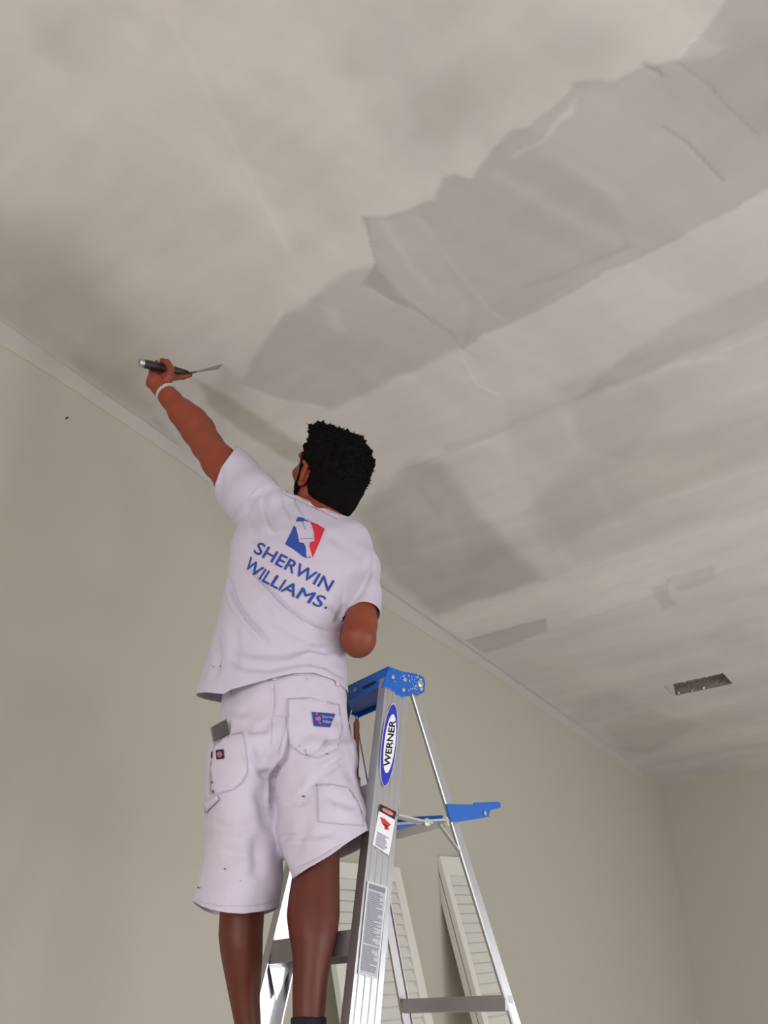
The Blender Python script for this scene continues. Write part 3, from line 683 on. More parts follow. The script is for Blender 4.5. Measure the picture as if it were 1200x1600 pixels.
# legs
LEGL = [(1180, 376, 425, 1.83, .06), (1230, 366, 422, 1.83, .08), (1300, 352, 424, 1.83, .080), (1380, 347, 418, 1.835, .066), (1428, 343, 413, 1.835, .062), (1460, 341, 411, 1.838, .064), (1480, 343, 410.5, 1.84, .064), (1500, 346, 410, 1.845, .060), (1530, 352, 408, 1.85, .052), (1560, 358, 406, 1.855, .044), (1600, 366, 408, 1.862, .040), (1640, 366, 406, 1.868, .040), (1680, 360, 404, 1.87, .042)]
LEGR = [(1180, 455, 520, 1.80, .06), (1230, 452, 526, 1.785, .08), (1290, 458, 530, 1.765, .080), (1335, 458, 531, 1.755, .070), (1372, 456, 530.5, 1.745, .064), (1400, 451, 531, 1.738, .062), (1430, 447.5, 531, 1.735, .064), (1460, 451, 527.5, 1.733, .065), (1480, 455, 522.5, 1.732, .061), (1500, 457, 518, 1.73, .056), (1530, 457, 512.5, 1.727, .048), (1560, 456.5, 510, 1.725, .042), (1590, 457, 507.5, 1.722, .038), (1640, 456, 506, 1.72, .038), (1680, 452, 504, 1.72, .04)]
body.rows(LEGL, .012); body.rows(LEGR, .012)
# left arm, bare from the sleeve to the wrist
armD = lambda t: 1.80 + .165 * t
def ap_(x, y, D, rpx): return P(x, y, D), rpx * mtr(x, y, D)
AL = [ap_(400, 785, 1.80, 31), ap_(362, 745, 1.835, 28), ap_(343, 722, 1.86, 26.5), ap_(324, 696, 1.885, 23.5), ap_(310, 673, 1.905, 25), ap_(299, 658, 1.915, 23.5), ap_(285, 645, 1.925, 20.5), ap_(267, 624, 1.945, 15.3), ap_(256, 611, 1.96, 13.6), ap_(249, 603, 1.968, 15)]
body.chain([a for a, b in AL], [b for a, b in AL], .016)
# right arm: upper arm down, elbow towards us, forearm forward across the body
AR = [ap_(560, 880, 1.765, 22), ap_(566, 930, 1.72, 24), ap_(564, 975, 1.69, 24.5), ap_(561, 995, 1.675, 20.5), ap_(559, 1011, 1.68, 13.5)]
body.chain([a for a, b in AR], [b for a, b in AR], .014)
fr2 = [P(560, 1000, 1.685), P(553, 985, 1.80), P(535, 975, 1.92), P(520, 972, 1.97)]
body.chain(fr2, [.043, .040, .028, .026], .014)
# neck and shoulders
body.cone(P(494, 815, 1.775), Hp(-.015, 0, -.075), .062, .056, .03)
body.cone(P(430, 805, 1.79), P(494, 812, 1.785), .045, .05, .03); body.cone(P(555, 850, 1.77), P(494, 812, 1.785), .045, .05, .03)
HS = 1.10                                               # head scale
def hp(f, l, t): return Hp(f * HS, l * HS, t * HS)
def hr(*r): return np.array(r) * HS
body.ell(hp(-.012, 0, .03), AXH, hr(.096, .076, .088), .02)             # skull
body.ell(hp(.030, 0, -.025), AXH, hr(.062, .063, .085), .03)            # face
body.cone(hp(.055, 0, -.092), hp(.058, 0, -.080), .026 * HS, .03 * HS, .025)   # chin
for s in (-1, 1):
    body.cone(hp(-.005, s * .052, -.055), hp(.050, s * .018, -.092), .020 * HS, .020 * HS, .02)      # jaw
    body.ell(hp(.066, s * .040, -.018), AXH, hr(.020, .022, .016), .02)                          # cheekbone
    body.cone(hp(.083, s * .014, .030), hp(.074, s * .046, .030), .010 * HS, .009 * HS, .012)      # brow
    body.ell(hp(.084, s * .031, .012), AXH, hr(.016, .017, .010), .010, sub=True)                # eye socket
    body.ell(hp(.071, s * .031, .010), AXH, hr(.0135, .015, .0125), .003)                        # eyelids
    body.ell(hp(-.006, s * .076, -.004), AXH, hr(.018, .007, .031), .004)                        # ear
    body.cone(hp(-.020, s * .086, .018), hp(-.014, s * .087, -.018), .0055 * HS, .0055 * HS, .004)
    body.cone(hp(-.020, s * .086, .018), hp(.002, s * .084, .026), .0055 * HS, .005 * HS, .004)
    body.ell(hp(.000, s * .085, -.004), AXH, hr(.008, .005, .013), .004, sub=True)
    body.ell(hp(-.002, s * .079, -.030), AXH, hr(.009, .006, .010), .004)                        # lobe
    body.ell(hp(.098, s * .011, -.026), AXH, hr(.010, .008, .008), .005)                         # nostril wing
body.cone(hp(.086, 0, .022), hp(.106, 0, -.020), .008 * HS, .013 * HS, .010)   # nose
body.cone(hp(.090, -.016, -.053), hp(.090, .016, -.053), .007 * HS, .007 * HS, .006)
body.cone(hp(.089, -.014, -.062), hp(.089, .014, -.062), .007 * HS, .007 * HS, .003)

# ---- hands: palm and five jointed fingers
def hand(H, c, along, across, out, curl, sc=1.0, thumb=None, idx=None):
    # along: wrist to knuckles, across: little finger to index finger, out: back of the hand
    A_ = np.array([along, across, out]); q = lambda a, b, o_: c + along * a * sc + across * b * sc + out * o_ * sc
    H.ell(q(0, 0, 0), A_, np.array([.050, .042, .017]) * sc, .01)
    H.cone(q(-.055, 0, 0), q(-.01, .0, 0), .026 * sc, .024 * sc, .012)
    L_ = {0: (.034, .020, .017), 1: (.040, .025, .019), 2: (.044, .028, .020), 3: (.040, .024, .019)}; bs = {0: -.033, 1: -.0115, 2: .0105, 3: .032}; rr = {0: .0078, 1: .0088, 2: .0092, 3: .0090}
    for k in range(4):
        p_ = q(.040 - .006 * abs(k - 2), bs[k], -.002); H.cone(q(-.01, bs[k] * .7, 0), p_, .011 * sc, .0105 * sc, .006)
        cu = curl if k != 3 or idx is None else idx; ang = 0; pts_ = [p_]
        for j in range(3):
            ang += cu[j]; dv = along * math.cos(ang) - out * math.sin(ang) + across * (.04 * (k - 1.5)); pts_.append(pts_[-1] + nrm(dv) * L_[k][j] * sc)
        H.chain(pts_, [rr[k] * sc * 1.08, rr[k] * sc, rr[k] * sc * .92, rr[k] * sc * .82], .0025)
    tp = thumb or [(-.030, .030, -.004), (-.004, .056, -.014), (.018, .058, -.030), (.034, .046, -.040)]
    H.chain([q(*t) for t in tp], [.015 * sc, .0125 * sc, .0108 * sc, .009 * sc], .004)
# the raised hand: closes round the handle of the knife
kA = P(221, 567.5, 1.955); kB = P(293, 583, 1.985); kax = nrm(kB - kA)           # handle axis
hub = P(251, 585, 1.968)
upv = nrm(P(252, 568, 1.975) - P(248, 603, 1.965)); upv = nrm(upv - kax * (upv @ kax)); outv = np.cross(upv, kax)
if outv @ ez < 0: outv = -outv                            # back of the hand towards us
handL = SDF()
def pc(H, pts, k=.003): 
    q = [ap_(*p_) for p_ in pts]; H.chain([x_[0] for x_ in q], [x_[1] for x_ in q], k)
pc(handL, [(252, 607, 1.962, 13), (243, 597, 1.968, 12.5), (240, 590, 1.975, 9)], .008)
pc(handL, [(255, 603, 1.960, 10), (260, 592, 1.962, 9), (263, 585, 1.968, 7)], .008)
pc(handL, [(233, 600, 1.975, 5), (236, 592, 1.99, 6)], .008)
pc(handL, [(257, 599, 1.950, 7), (265, 589, 1.935, 6.2), (267.5, 576, 1.930, 5.3), (261, 566, 1.936, 4.7), (253, 563, 1.948, 3.8)], .004)     # thumb over the handle
pc(handL, [(262, 592, 1.968, 5), (274, 590, 1.985, 4.6), (286, 589, 1.99, 4.3), (297, 586, 1.985, 3.6)], .003)                        # index finger along the blade
for fx, fk in ((252, 1.0), (243, .96), (234.5, .84)):                                                                             # three fingers round the far side
    pc(handL, [(fx + 1, 592, 1.985, 5 * fk), (fx + 2, 581, 2.000, 4.8 * fk), (fx + 2, 570, 2.000, 4.4 * fk), (fx + 2, 566, 1.985, 3.7 * fk)], .002)
handR = SDF(); ca = nrm(fr2[3] - fr2[2]); cr = nrm(np.cross(ca, u)); co = np.cross(cr, ca)
if co[2] < 0: co = -co
hand(handR, fr2[3] + ca * .05, ca, cr, co, (.7, .8, .5), .9)

def build(sdf, h, rel=2, lo=None, hi=None):
    v, f = nets(*sdf.grid(h, lo, hi)); return relax(v, f, rel, .5), f
bv, bf = build(body, .0055, 2); bt = tri_of(bf)
hcz = hc - Uu * .0; g = (bv - (hp(0, 0, 0) - Uu * .135)) @ Uu; near = np.linalg.norm(bv - hc, axis=1) < .26
gb = np.where(near, np.minimum(g, .05), -1.0); bv, bt = clip(bv, bt, gb)
r_ = .20; hv, hf = build(body, .0030, 1, hc - r_, hc + r_); ht = tri_of(hf)
gh = -((hv - (hp(0, 0, 0) - Uu * .135)) @ Uu) - .004; hv, ht = clip(hv, ht, gh)
ed = np.linalg.norm(hv - hc, axis=1); hv, ht = clip(hv, ht, ed - .192)
parts = [(bv, bt), (hv, ht)]
for H in (handL, handR):
    a, b = build(H, .0021, 1); parts.append((a, tri_of(b)))
ofs = 0; VV = []; FF = []
for a, b in parts: VV.append(a); FF.append(b + ofs); ofs += len(a)
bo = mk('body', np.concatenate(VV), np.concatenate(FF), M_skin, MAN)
tv = np.concatenate(VV); fc_ = .54 + .76 * np.clip((tv[:, 2] - 2.15) / .35, 0, 1); fc_ *= 1 + .10 * noise3(tv, 22, 31) + .06 * noise3(tv, 60, 32)  # lighting put into the skin colour by height: legs darker, arms lighter
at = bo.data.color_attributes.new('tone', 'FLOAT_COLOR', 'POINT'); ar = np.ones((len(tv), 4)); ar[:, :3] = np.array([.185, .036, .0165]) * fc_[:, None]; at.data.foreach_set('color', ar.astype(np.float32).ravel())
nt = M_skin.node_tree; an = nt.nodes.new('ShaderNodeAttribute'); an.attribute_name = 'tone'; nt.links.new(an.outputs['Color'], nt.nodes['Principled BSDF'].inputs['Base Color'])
# eyes
for s in (-1, 1):
    bm = bmesh.new(); bmesh.ops.create_uvsphere(bm, u_segments=16, v_segments=10, radius=.0115 * HS)
    for v in bm.verts: v.co = Vector(hp(.0735, s * .031, .010)) + v.co
    obj('eye', bm, M_white, MAN, True)
    bm = bmesh.new(); tube(bm, [hp(.0835, s * .031, .011), hp(.0855, s * .031, .011)], .0048 * HS, 14); obj('iris', bm, M_black, MAN, True)
# hair: cap with longer tousled top, short faded sides, beard along the jaw
hair = SDF()
hair.ell(hp(-.026, 0, .048), AXH, hr(.099, .087, .078), .02)
hair.ell(hp(-.046, 0, .005), AXH, hr(.071, .079, .098), .02)
hair.ell(hp(-.060, 0, -.055), AXH, hr(.044, .056, .052), .02)
hair.ell(hp(.045, .0, .100), AXH, hr(.044, .048, .028), .025)
for s in (-1, 1):
    hair.ell(hp(.078, s * .02, .105), AXH, hr(.022, .022, .018), .012)
    hair.cone(hp(.018, s * .071, .03), hp(.020, s * .071, -.045), .010, .008, .008)
    hair.cone(hp(.018, s * .066, -.045), hp(.050, s * .036, -.094), .013, .013, .010)
hair.cone(hp(.058, -.030, -.104), hp(.058, .030, -.104), .016, .016, .012)
hair.cone(hp(.098, -.024, -.042), hp(.098, .024, -.042), .0045, .0045, .003)
hair.ell(hp(-.006, .100, -.006), AXH, hr(.038, .030, .044), .006, sub=True); hair.ell(hp(-.006, -.100, -.006), AXH, hr(.038, .030, .044), .006, sub=True)
a, b = build(hair, .0035, 1); N = normals(a, b); loc = (a - hc) @ AXH.T
topw = np.clip((loc[:, 2] - .0) / .08, 0, 1) * .8 + .2
a = a + N * ((noise3(a, 70, 1) * .016 + noise3(a, 160, 2) * .013 + noise3(a, 330, 3) * .006) * topw)[:, None]
hairo = mk('hair', a, b, M_hair, MAN)
# loose tufts standing off the crown
bm = bmesh.new(); N = normals(a, b); sel = rng.permutation(np.where(loc[:, 2] > -.01)[0])[:1500]
for i in sel:
    p = a[i]; n = nrm(N[i] + rng.normal(0, .45, 3) + Uu * .25); l_ = .005 + .008 * rng.random() * topw[i]; t = nrm(np.cross(n, rng.normal(0, 1, 3))) * .0016; s2 = np.cross(n, t)
    q4 = [bm.verts.new(tuple(p - n * .003 + t)), bm.verts.new(tuple(p - n * .003 - t * .5 + s2)), bm.verts.new(tuple(p - n * .003 - t * .5 - s2)), bm.verts.new(tuple(p + n * l_ + rng.normal(0, .0015, 3)))]
    for x in ((0, 1, 3), (1, 2, 3), (2, 0, 3)): bm.faces.new([q4[j] for j in x])
obj('hair_tufts', bm, M_hair, MAN, kind='stuff')

# ---- t-shirt
sh = SDF()
sh.rows([(762, 440, 462, 1.80, .02), (775, 424, 494, 1.79, .05), (790, 400, 516, 1.785, .075), (805, 384, 540, 1.78, .09), (825, 369, 560, 1.775, .108), (850, 359, 574, 1.775, .120), (885, 357, 577, 1.775, .126), (925, 350, 566, 1.78, .130), (960, 342, 549, 1.785, .130), (985, 335, 540, 1.787, .130), (1010, 328, 542, 1.79, .130), (1040, 319, 543, 1.79, .134), (1070, 309, 544, 1.79, .137), (1095, 303, 546, 1.79, .14), (1140, 300, 547, 1.79, .14)], .02, 2.3)
SL = [ap_(425, 812, 1.79, 47), ap_(395, 783, 1.80, 44), ap_(360, 745, 1.835, 42.5), ap_(330, 712, 1.87, 42)]
sh.chain([x[0] for x in SL], [x[1] for x in SL], .02)
SR = [ap_(540, 850, 1.765, 40), ap_(557, 890, 1.745, 37), ap_(565, 930, 1.72, 29.5), ap_(568, 975, 1.69, 26.5), ap_(569, 1010, 1.68, 26)]
sh.chain([x[0] for x in SR], [x[1] for x in SR], .018)
sh.cone(P(455, 795, 1.79), P(515, 818, 1.775), .055, .055, .03)
a, b = build(sh, .0052, 3, None, None)
N = normals(a, b)
cr_ = lambda pts: [(320 + x / 4, 660 + y / 4) for x, y in pts]
FS = [(cr_([(148,960),(165,1050),(200,1130),(262,1225),(335,1300),(400,1370)]), .010, 3.6, .55),
      (cr_([(270,890),(330,965),(400,1040),(500,1145),(600,1215),(700,1270),(870,1320)]), .0105, 3.0, .6),
      (cr_([(400,425),(378,470),(388,540),(410,620),(450,680)]), .0085, 4.5, .5),
      (cr_([(450,410),(400,425),(330,455),(280,510),(262,570)]), .007, 4, .4),
      (cr_([(555,450),(580,520),(620,580),(670,615)]), .006, 2.5, .6),
      (cr_([(500,450),(505,520),(540,600)]), .006, 4, .5),
      (cr_([(162,640),(190,560),(260,480),(330,400)]), .004, 1.8, .2),
      (cr_([(1062,820),(1050,930),(990,1050),(900,1160)]), .006, 2.6, .4),
      (cr_([(870,1130),(850,1200),(800,1260)]), .007, 4, .3),
      (cr_([(560,1440),(640,1420),(750,1440),(870,1420)]), .006, 3.5, .5),
      (cr_([(150,1380),(300,1440),(520,1440),(680,1380),(860,1370)]), .006, 7, .4),
      (cr_([(100,1460),(260,1530),(420,1540),(600,1500),(880,1510)]), .005, 5, .5),
      (cr_([(640,1500),(760,1530),(880,1600)]), .006, 4, .5),
      (cr_([(700,1100),(800,1160),(860,1240)]), .0055, 5, .4),
      (cr_([(330,1130),(420,1230),(560,1320),(760,1390)]), .005, 8, .3),
      (cr_([(60,1330),(90,1450),(60,1620)]), .006, 5, .5), (cr_([(180,1250),(200,1400),(180,1560)]), .006, 7, .4),
      (cr_([(760,700),(880,760),(990,850)]), .004, 8, .3), (cr_([(300,560),(320,660),(310,760)]), .004, 5, .4),
      (cr_([(90,240),(110,330),(80,470)]), .004, 4, .3)]
a = folds(a, N, FS); a = a + N * (noise3(a, 9, 5) * .006 + noise3(a, 24, 6) * .0035)[:, None]
t3 = tri_of(b); x, y, z = proj(a); D_ = np.hypot(a[:, 0], a[:, 1])
hemx = [290,306,330,348,360,400,430,460,490,520,540,560,600]; hemy = [1076,1079,1082,1084,1077,1066,1058,1051.5,1051,1061,1073,1082,1090]
g1 = y - (np.interp(x, hemx, hemy) + np.clip(D_ - 1.70, 0, .3) * 70)
a, t3 = clip(a, t3, g1)
p1 = P(347.5, 752, 1.85); n1 = nrm(SL[3][0] - SL[1][0]); g2 = np.where(np.linalg.norm(a - p1, axis=1) < .16, (a - p1) @ n1, -1); 
x, y, z = proj(a); g2 = np.where((x < 420) & (y < 830), (np.interp(y, [690, 708, 730, 757, 796, 830], [376, 362, 346, 336, 336, 344]) - x) * .002, -.1); a, t3 = clip(a, t3, g2)
x, y, z = proj(a); p2 = P(568, 960, 1.70); n2 = nrm(SR[3][0] - SR[2][0]); n2 = nrm(n2 + .12 * ez * 0); D_ = np.hypot(a[:, 0], a[:, 1]); g3 = np.where((y > 900) & ((x > 553) | ((D_ < 1.735 - np.clip(545 - x, 0, 40) * .0018) & (x > 534))), (a - p2) @ n2, -.1); a, t3 = clip(a, t3, g3)
# neck opening
nc = P(492, 795, 1.80); nn_ = nrm(Hp(0, 0, 0) - P(492, 830, 1.80)); x, y, z = proj(a)
nl = np.interp(x, [430,440,447,455,470,500,530,540,560], [756,760,765,770,776,789.5,803,806,812]); g4 = np.where(np.linalg.norm(a - nc, axis=1) < .13, nl - y - np.clip(np.hypot(a[:, 0], a[:, 1]) - 1.72, 0, .2) * -120, -1)
a, t3 = clip(a, t3, g4)
shirt = mk('t_shirt', a, t3, M_shirt, MAN); s_ = shirt.modifiers.new('solid', 'SOLIDIFY'); s_.thickness = .0028; s_.offset = -1
tS = bvh_of(shirt)
co_ = cr_([(478,400),(510,430),(560,450),(620,478),(700,515),(780,550),(832,580)])
lay('collar_rib', polybm(ribbon([(p_[0] + .3, p_[1] + 3.0) for p_ in co_], 5.0)), tS, .0012, M_shirt, shirt, step=6, thick=.0015)
lay('collar_seam', polybm(ribbon([(p_[0] - .8, p_[1] + 6.6) for p_ in co_], .9)), tS, .0014, M_thread, shirt, step=6)
# printed crest and lettering
cq = lambda pts: [(380 + x / 7.5, 790 + y / 7.5) for x, y in pts]
dS = lambda name, polys, m, off=.0015, st=5, **kw: lay(name, polybm(polys), tS, off, m, shirt, step=st, **kw)
dS('printed_crest', [cq([(640,135),(690,140),(745,160),(775,200),(745,178),(700,185),(615,187)]), cq([(596,232),(620,262),(640,350),(655,430),(712,440),(733,490),(740,590),(752,622),(690,592),(600,520),(490,452),(540,350)])], M_blueink)
dS('printed_crest', [cq([(783,186),(870,220),(957,272),(890,440),(813,612),(775,470),(785,430),(836,415),(830,320),(805,235)])], M_red)
for rb_ in (ribbon(cq([(697,188),(712,235),(727,275)]), .7), ribbon(cq([(665,395),(740,385),(822,388)]), .35), ribbon(cq([(730,165),(745,195)]), .6)):
    for pp_ in rb_: dS('crest_line', [pp_], M_navy)
dS('printed_crest', [ellipse_poly(380 + 777 / 7.5, 790 + 604 / 7.5, 1.7, 0, 0, 1.4, 12)], M_red)
lm = quadmap((380 + 112 / 7.5, 790 + 550 / 7.5), (885 / 7.5, 462 / 7.5), (78 / 7.5, -132 / 7.5))
def m1(s, t):
    bx_, by_ = lm(s, t); bow = math.sin(math.pi * s); return bx_, by_ + bow * 1.2
lay('printed_lettering', textbm('SHERWIN', m1, bold=.016, spacing=1.02), tS, .0016, M_blueink, shirt, step=6)
bl = [(0, 18, 722), (.13, 90, 790), (.24, 178, 858), (.36, 262, 905), (.48, 380, 970), (.60, 470, 1018), (.80, 690, 1112), (1, 915, 1203)]
def m2(s, t):
    S_ = [b_[0] for b_ in bl]; x_ = np.interp(s, S_, [b_[1] for b_ in bl]); y_ = np.interp(s, S_, [b_[2] for b_ in bl]); return 380 + (x_ + 84 * t - 12) / 7.5, 790 + (y_ - 128 * t) / 7.5
lay('printed_lettering', textbm('WILLIAMS', m2, bold=.016, spacing=1.0), tS, .0016, M_blueink, shirt, step=6)
dS('printed_lettering', [ellipse_poly(380 + 967 / 7.5, 790 + 1197 / 7.5, 1.9, 0, 0, 1.9, 14)], M_navy)
dS('paint_speck', [ellipse_poly(334, 1042, 1.0, 0, 0, .9, 8), ellipse_poly(344.5, 1041, .7, .3, 0, 1.6, 8), ellipse_poly(331, 1040, .7, 0, 0, .6, 8), ellipse_poly(490, 1006.5, .7, 0, 0, .7, 8)], M_dirt, kind='stuff')

# ---- shorts
so = SDF()
so.rows([(1010, 352, 532, 1.795, .125), (1050, 349, 538, 1.795, .128), (1090, 346, 542, 1.797, .135), (1120, 342, 545, 1.80, .142), (1150, 338, 549, 1.80, .145), (1175, 335, 553, 1.80, .132), (1195, 332, 555, 1.80, .108)], .04, 2.3)
so.rows([(1160, 334, 425, 1.81, .13), (1210, 325, 428, 1.815, .125), (1250, 318, 431, 1.82, .12), (1300, 319, 436, 1.825, .115), (1345, 316, 441, 1.83, .112), (1385, 309, 440, 1.835, .112), (1412, 300, 435, 1.838, .112), (1470, 294, 434, 1.84, .112)], .04, 2.2)
so.rows([(1160, 430, 553, 1.785, .13), (1205, 421, 558, 1.78, .125), (1240, 423, 568, 1.775, .12), (1270, 427, 577, 1.77, .118), (1300, 432, 582, 1.768, .115), (1337, 442.5, 583, 1.762, .11), (1375, 458, 584, 1.758, .11), (1430, 466, 584, 1.755, .11)], .022, 2.2)
a, b = build(so, .0052, 3); N = normals(a, b)
cs = lambda pts: [(290 + x / 3.871, 1030 + y / 3.871) for x, y in pts]
FS = [(cs([(395,520),(425,620),(450,690),(500,720)]), .008, 5, .4), (cs([(625,430),(620,520),(600,600),(545,670),(515,730),(520,860),(545,1000)]), .016, 3.6, .6),
      (cs([(890,450),(820,520),(700,590)]), .009, 5, .6), (cs([(980,600),(900,650),(820,700)]), .007, 5, .6), (cs([(850,830),(930,870),(1030,900)]), .009, 5, .6),
      (cs([(600,880),(680,880),(740,870)]), .005, 3, .5), (cs([(360,380),(400,440),(480,430),(490,380)]), .006, 5, .3), (cs([(970,560),(1010,680),(1060,800),(1090,940),(1130,1020)]), .010, 4, -.5),
      (cs([(420,780),(470,900),(490,1050)]), .006, 9, .4), (cs([(430,1060),(440,1200),(420,1330)]), .010, 11, .3), (cs([(200,1150),(330,1190),(450,1180)]), .004, 8, .5), (cs([(150,1000),(300,1030),(430,990)]), .004, 9, .5),
      (cs([(560,1080),(720,1070),(900,1060)]), .006, 5, .6), (cs([(740,960),(700,1100),(640,1230)]), .006, 8, .5), (cs([(530,120),(540,240),(530,350)]), .004, 1.6, .4),
      (cs([(620,245),(760,240),(900,290)]), .003, 2, .5), (cs([(820,700),(760,800),(700,860)]), .006, 7, .4), (cs([(100,1440),(240,1500),(400,1500),(540,1480)]), .002, 1.4, .2), (cs([(700,1250),(820,1190),(940,1120)]), .003, 3, .3), (cs([(860,340),(960,400),(990,520)]), .006, 6, .4),
      (cs([(240,300),(320,330),(390,310)]), .004, 6, .4)]
a = folds(a, N, FS); a = a + N * (noise3(a, 8, 15) * .010 + noise3(a, 20, 16) * .006 + noise3(a, 46, 17) * .0025)[:, None]
t3 = tri_of(b); x, y, z = proj(a); D_ = np.hypot(a[:, 0], a[:, 1])
midx = np.interp(y, [1200, 1250, 1300, 1337, 1372, 1430], [424, 427, 434, 441, 448, 450])
hl = np.interp(x, [290, 301, 315, 330, 355, 380, 410, 432, 442], [1398, 1408, 1416, 1421.5, 1426, 1427.5, 1424, 1419, 1416])
hR_ = np.interp(x, [440, 459, 475, 500, 515, 535, 552, 570, 584, 600], [1380, 1372, 1360, 1345, 1336, 1322, 1311, 1300, 1291, 1285]) + np.clip(D_ - 1.715, 0, .2) * np.interp(x, [500, 540, 585], [50, 130, 230])
hR_ = np.maximum(hR_, 0); g = y - np.where(x < midx, hl + np.clip(D_ - 1.83, 0, .2) * 60, hR_); a, t3 = clip(a, t3, g)
x, y, z = proj(a); g = np.where(y < 1085, (CAMZ + P(445, 1046, 1.80)[2] - CAMZ) * -1 + a[:, 2], -1.0); a, t3 = clip(a, t3, g)
shorts = mk('shorts', a, t3, M_short, MAN); s_ = shorts.modifiers.new('solid', 'SOLIDIFY'); s_.thickness = .003; s_.offset = -1
tP = bvh_of(shorts)
dP = lambda name, polys, m, off=.002, st=6, **kw: lay(name, polybm(polys), tP, off, m, shorts, step=st, **kw)
PK1 = cs([(178,492),(270,460),(345,440),(362,520),(374,600),(374,680),(345,745),(290,790),(215,812),(150,815),(150,640)])
PK2 = cs([(618,238),(760,232),(930,275),(948,420),(925,545),(800,600),(700,575),(628,520),(612,380)])
PK3 = cs([(790,758),(880,755),(985,778),(1040,860),(1070,940),(1078,1010),(940,1000),(800,985)])
for pk in (PK1, PK2, PK3):
    dP('back_pocket', [pk], M_short, .0022, thick=.0022)
    inner = [(p_[0] * .965 + sum(q_[0] for q_ in pk) / len(pk) * .035, p_[1] * .965 + sum(q_[1] for q_ in pk) / len(pk) * .035) for p_ in pk]
    dP('pocket_stitching', ribbon(inner + [inner[0]], .55), M_thread, .0048, kind='stuff')
for ln in ([(532,110),(538,240),(530,345)], [(522,345),(520,520)], [(610,350),(600,440),(560,560)], [(540,345),(610,352)], [(60,1462),(200,1492),(400,1492),(545,1465)], [(680,1262),(820,1190),(940,1115)], [(345,150),(450,118),(620,100),(780,95)]):
    dP('stitching', ribbon(cs(ln), .6), M_thread, .0018, kind='stuff')
for bx_ in (cs([(516,92),(548,92),(550,128),(520,130)]), cs([(250,175),(272,172),(276,212),(256,216)]), cs([(905,125),(925,128),(930,165),(908,160)])):
    dP('belt_loop', [bx_], M_short, .005, thick=.003)
dP('hammer_loop', [cs([(196,828),(205,850),(150,905),(118,945),(92,972),(82,940),(88,905),(130,862)])], M_short, .010, thick=.004)
PT = [(486.6,1113),(522.8,1115.3),(515.2,1136.7),(489.8,1135.2)]
dP('brand_patch', [PT], M_navy, .0060); 
cz = lambda X_, Y_: (470 + X_ / 17.14, 1090 + Y_ / 17.14)
M_pink = mat('pink_print', (.42, .10, .22), .7); M_pale = mat('pale_blue_print', (.38, .42, .62), .7)
dP('patch_print', [ellipse_poly(*cz(455, 575), 4.3, 0, 0, 3.6, 14), ellipse_poly(*cz(415, 450), 1.7, 0, 0, 2.4, 10), ellipse_poly(*cz(500, 690), 2.2, 1.2, 0, 1.5, 10)], M_pink, .0066)
lay('patch_lettering', textbm('Sherwin', quadmap(cz(550, 565), (295 / 17.14, 5 / 17.14), (0, -85 / 17.14)), bold=.015), tP, .0068, M_pale, shorts, step=20)
lay('patch_lettering', textbm('Williams', quadmap(cz(560, 685), (255 / 17.14, 25 / 17.14), (0, -85 / 17.14)), bold=.015), tP, .0068, M_pale, shorts, step=20)
dP('pocket_tag', [cs([(187,550),(234,545),(238,601),(191,607)])], M_black, .0062)
dP('pocket_tag', [ellipse_poly(290 + 211 / 3.871, 1030 + 576 / 3.871, 4.3, 0, 0, 4.6, 16)], M_pink, .0068)
dP('pocket_tag', [cs([(160,560),(167,560),(167,598),(158,598)])], M_black, .0062)
sp = [(711,829,2.2,2.0),(83,1383,1.7,1.6),(165,745,1.3,1.8),(790,765,1.0,1.6),(240,1268,2.0,1.3),(710,870,1.6,.8),(170,800,1.6,2.6),(855,575,3.0,.7),(730,120,1.2,.7),(330,1340,.8,.8)]
dP('paint_speck', [ellipse_poly(290 + x_ / 3.871, 1030 + y_ / 3.871, r1, 0, 0, r2, 8) for x_, y_, r1, r2 in sp], M_dirt, .0062, kind='stuff')

# ---- wristband, socks, boots
def ringpts(c, n_, r, k=20, sx=1.0):
    n_ = nrm(n_); a_ = nrm(np.cross(n_, [.3, .2, 1])); b_ = np.cross(n_, a_); return [c + (a_ * math.cos(t) + b_ * math.sin(t)) * r for t in [2 * math.pi * i / k for i in range(k)]]
wc = P(259.5, 614, 1.955); wn = elL - wrL
wb = thing('wristband', wc, 'x', 'x'); del wb['label']; del wb['category']; wb.parent = MAN; wb.matrix_parent_inverse = MAN.matrix_world.inverted()
bpy.context.view_layer.update()
bm = bmesh.new(); rr_ = 15.2 * mtr(259, 614, 1.955)
for p_ in ringpts(wc, wn, rr_, 22): 
    m4 = Matrix.Translation(Vector(p_)); bmesh.ops.create_icosphere(bm, subdivisions=1, radius=.0075, matrix=m4)
obj('bead', bm, mat('pale_beads', (.42, .42, .38), .5), wb, True, kind='stuff')
bm = bmesh.new(); pts_ = ringpts(wc, wn, rr_ * .98, 22); pts_.append(pts_[0]); tube(bm, pts_, .003, 6); obj('cord', bm, M_rubber, wb, True)
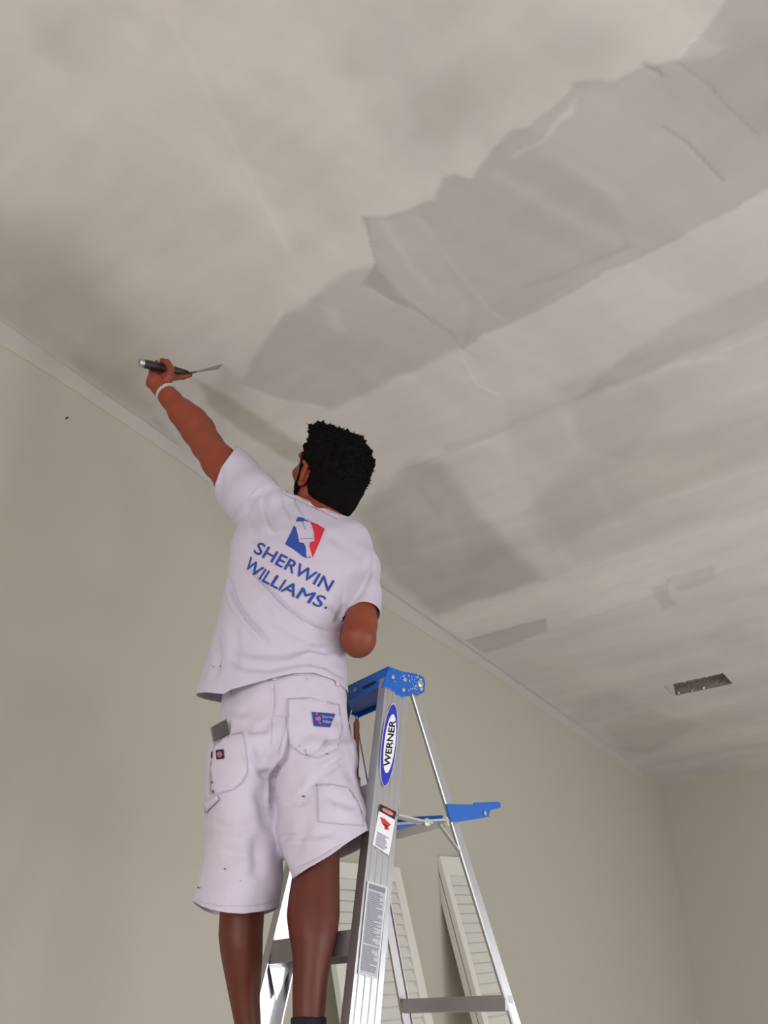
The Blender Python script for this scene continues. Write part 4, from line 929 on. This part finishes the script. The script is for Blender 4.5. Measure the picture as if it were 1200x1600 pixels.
def boot(ank, foot, lab):
    s = SDF(); fz = zst; a0_ = np.array([ank[0], ank[1], fz]); fwd = nrm(d * .95 - w * .0)
    c0_ = a0_
    s.cone(c0_ + u * .05, c0_ + u * .072, .046, .046, .02); s.cone(c0_ + fwd * -.035 + u * .042, c0_ + fwd * .11 + u * .040, .040, .042, .02)
    s.cone(c0_ + fwd * .10 + u * .036, c0_ + fwd * .185 + u * .032, .042, .034, .02); s.cone(c0_ + u * .075, c0_ + fwd * .12 + u * .040, .044, .036, .03)
    A1, B1 = build(s, .006, 2); A1[:, 2] = np.maximum(A1[:, 2], fz + .012); o1 = mk('boot', A1, B1, M_boot, MAN)
    t = SDF(); t.cone(c0_ + fwd * -.035 + u * .012, c0_ + fwd * .18 + u * .012, .044, .044, .02); A1, B1 = build(t, .006, 1)
    A1[:, 2] = np.clip(A1[:, 2], fz + .001, fz + .018); mk('sole', A1, B1, M_rubber, o1)
boot(ankR, footR, ''); boot(ankL, footL, '')
for rows_, ytop in ((LEGR, 1589), (LEGL, 1622)):
    s = SDF(); Rw = np.array(rows_); rws = []
    for y_ in (ytop, ytop + 4, ytop + 20, ytop + 45, ytop + 70):
        v_ = [np.interp(y_, Rw[:, 0], Rw[:, j]) for j in range(1, 5)]; rws.append((y_, v_[0] - 2.5, v_[1] + 2.5, v_[2], v_[3] + .005))
    s.rows(rws, .004); A1, B1 = build(s, .004, 1); N1 = normals(A1, B1); mk('sock', A1 + N1 * (noise3(A1, 150, 4) * .002)[:, None], B1, M_sock, MAN)

# ---- things he carries
pm = P(346, 1141, 1.652); pax = nrm(P(352, 1163, 1.652) - P(341, 1120, 1.650))
ph = thing('mobile_phone', pm, 'dark phone sticking out of the back left pocket of the shorts', 'phone')
corners = [(329.5,1138.5),(351.5,1126.5),(356,1148),(354,1166),(336,1172),(333,1158)]
pn = nrm(np.array([0, 0, CAMZ]) - pm + u * .4)
hit, nn2 = cast(tP, 343, 1160); hit = np.array(hit); pq = hit + nrm(np.array([0, 0, CAMZ]) - hit) * .006
pts_ = [onplane(x_, y_, pq, pn) for x_, y_ in [(330,1138.5),(353,1125.5),(359,1148),(334,1160)]]
bm = bmesh.new(); prism(bm, pts_, pn * .009); bevel(obj('phone_body', bm, mat('phone_graphite', (.055, .048, .042), .35), ph), .0025, 3)
bm = bmesh.new(); prism(bm, [p_ + pn * .002 + nrm(p_ - np.mean(pts_, 0)) * .0035 for p_ in pts_], pn * .004); bevel(obj('phone_case', bm, mat('phone_grey_case', (.22, .20, .22), .5), ph), .0015, 2)
# brush handle in the side pocket
bh = thing('paint_brush', P(557, 1206, 1.80), 'brown wooden brush handle sticking out of the right side pocket of the shorts', 'brush')
bm = bmesh.new(); tube(bm, [P(558, 1124, 1.80), P(557, 1130, 1.80), P(557, 1160, 1.80), P(556, 1185, 1.80), P(553, 1215, 1.79)], [.003, .0075, .0065, .0085, .010], 10); obj('handle', bm, M_wood, bh, True)
bm = bmesh.new(); tube(bm, [P(553, 1215, 1.79), P(550, 1240, 1.79)], [.016, .017], 10); obj('ferrule', bm, M_steel, bh, True)
# taping knife
kn = thing('taping_knife', kA, 'black handled drywall taping knife held against the ceiling in the raised hand', 'knife')
bm = bmesh.new(); L_ = np.linalg.norm(kB - kA)
tube(bm, [kA + kax * (L_ * t) for t in (.03, .10, .35, .55, .8, 1.0)], [.0135, .0150, .0135, .0145, .012, .009], 14); obj('handle', bm, M_rubber, kn, True)
bm = bmesh.new(); tube(bm, [kA - kax * .008, kA - kax * .006, kA + kax * .006, kA + kax * .010], [.009, .0135, .0145, .0125], 14); obj('end_cap', bm, M_alu, kn, True)
tipc = onz(347, 569, ZC - .002); bx = nrm(tipc - kB); los = nrm(np.array([0, 0, CAMZ]) - tipc); bw = nrm(los - bx * (los @ bx)); bnn = np.cross(bx, bw)
bm = bmesh.new(); prism(bm, [kB + bw * .022, kB - bw * .016, tipc, tipc + los * .115 - u * .020 - bx * .012], bnn * .0014); obj('blade', bm, M_steel, kn)
bm = bmesh.new(); prism(bm, [kB + kax * -.006 + bw * .020, kB - kax * .006 - bw * .020, kB + bx * .016 - bw * .03, kB + bx * .016 + bw * .03], bnn * .006); obj('bolster', bm, M_rubber, kn)
#ENDPERSON
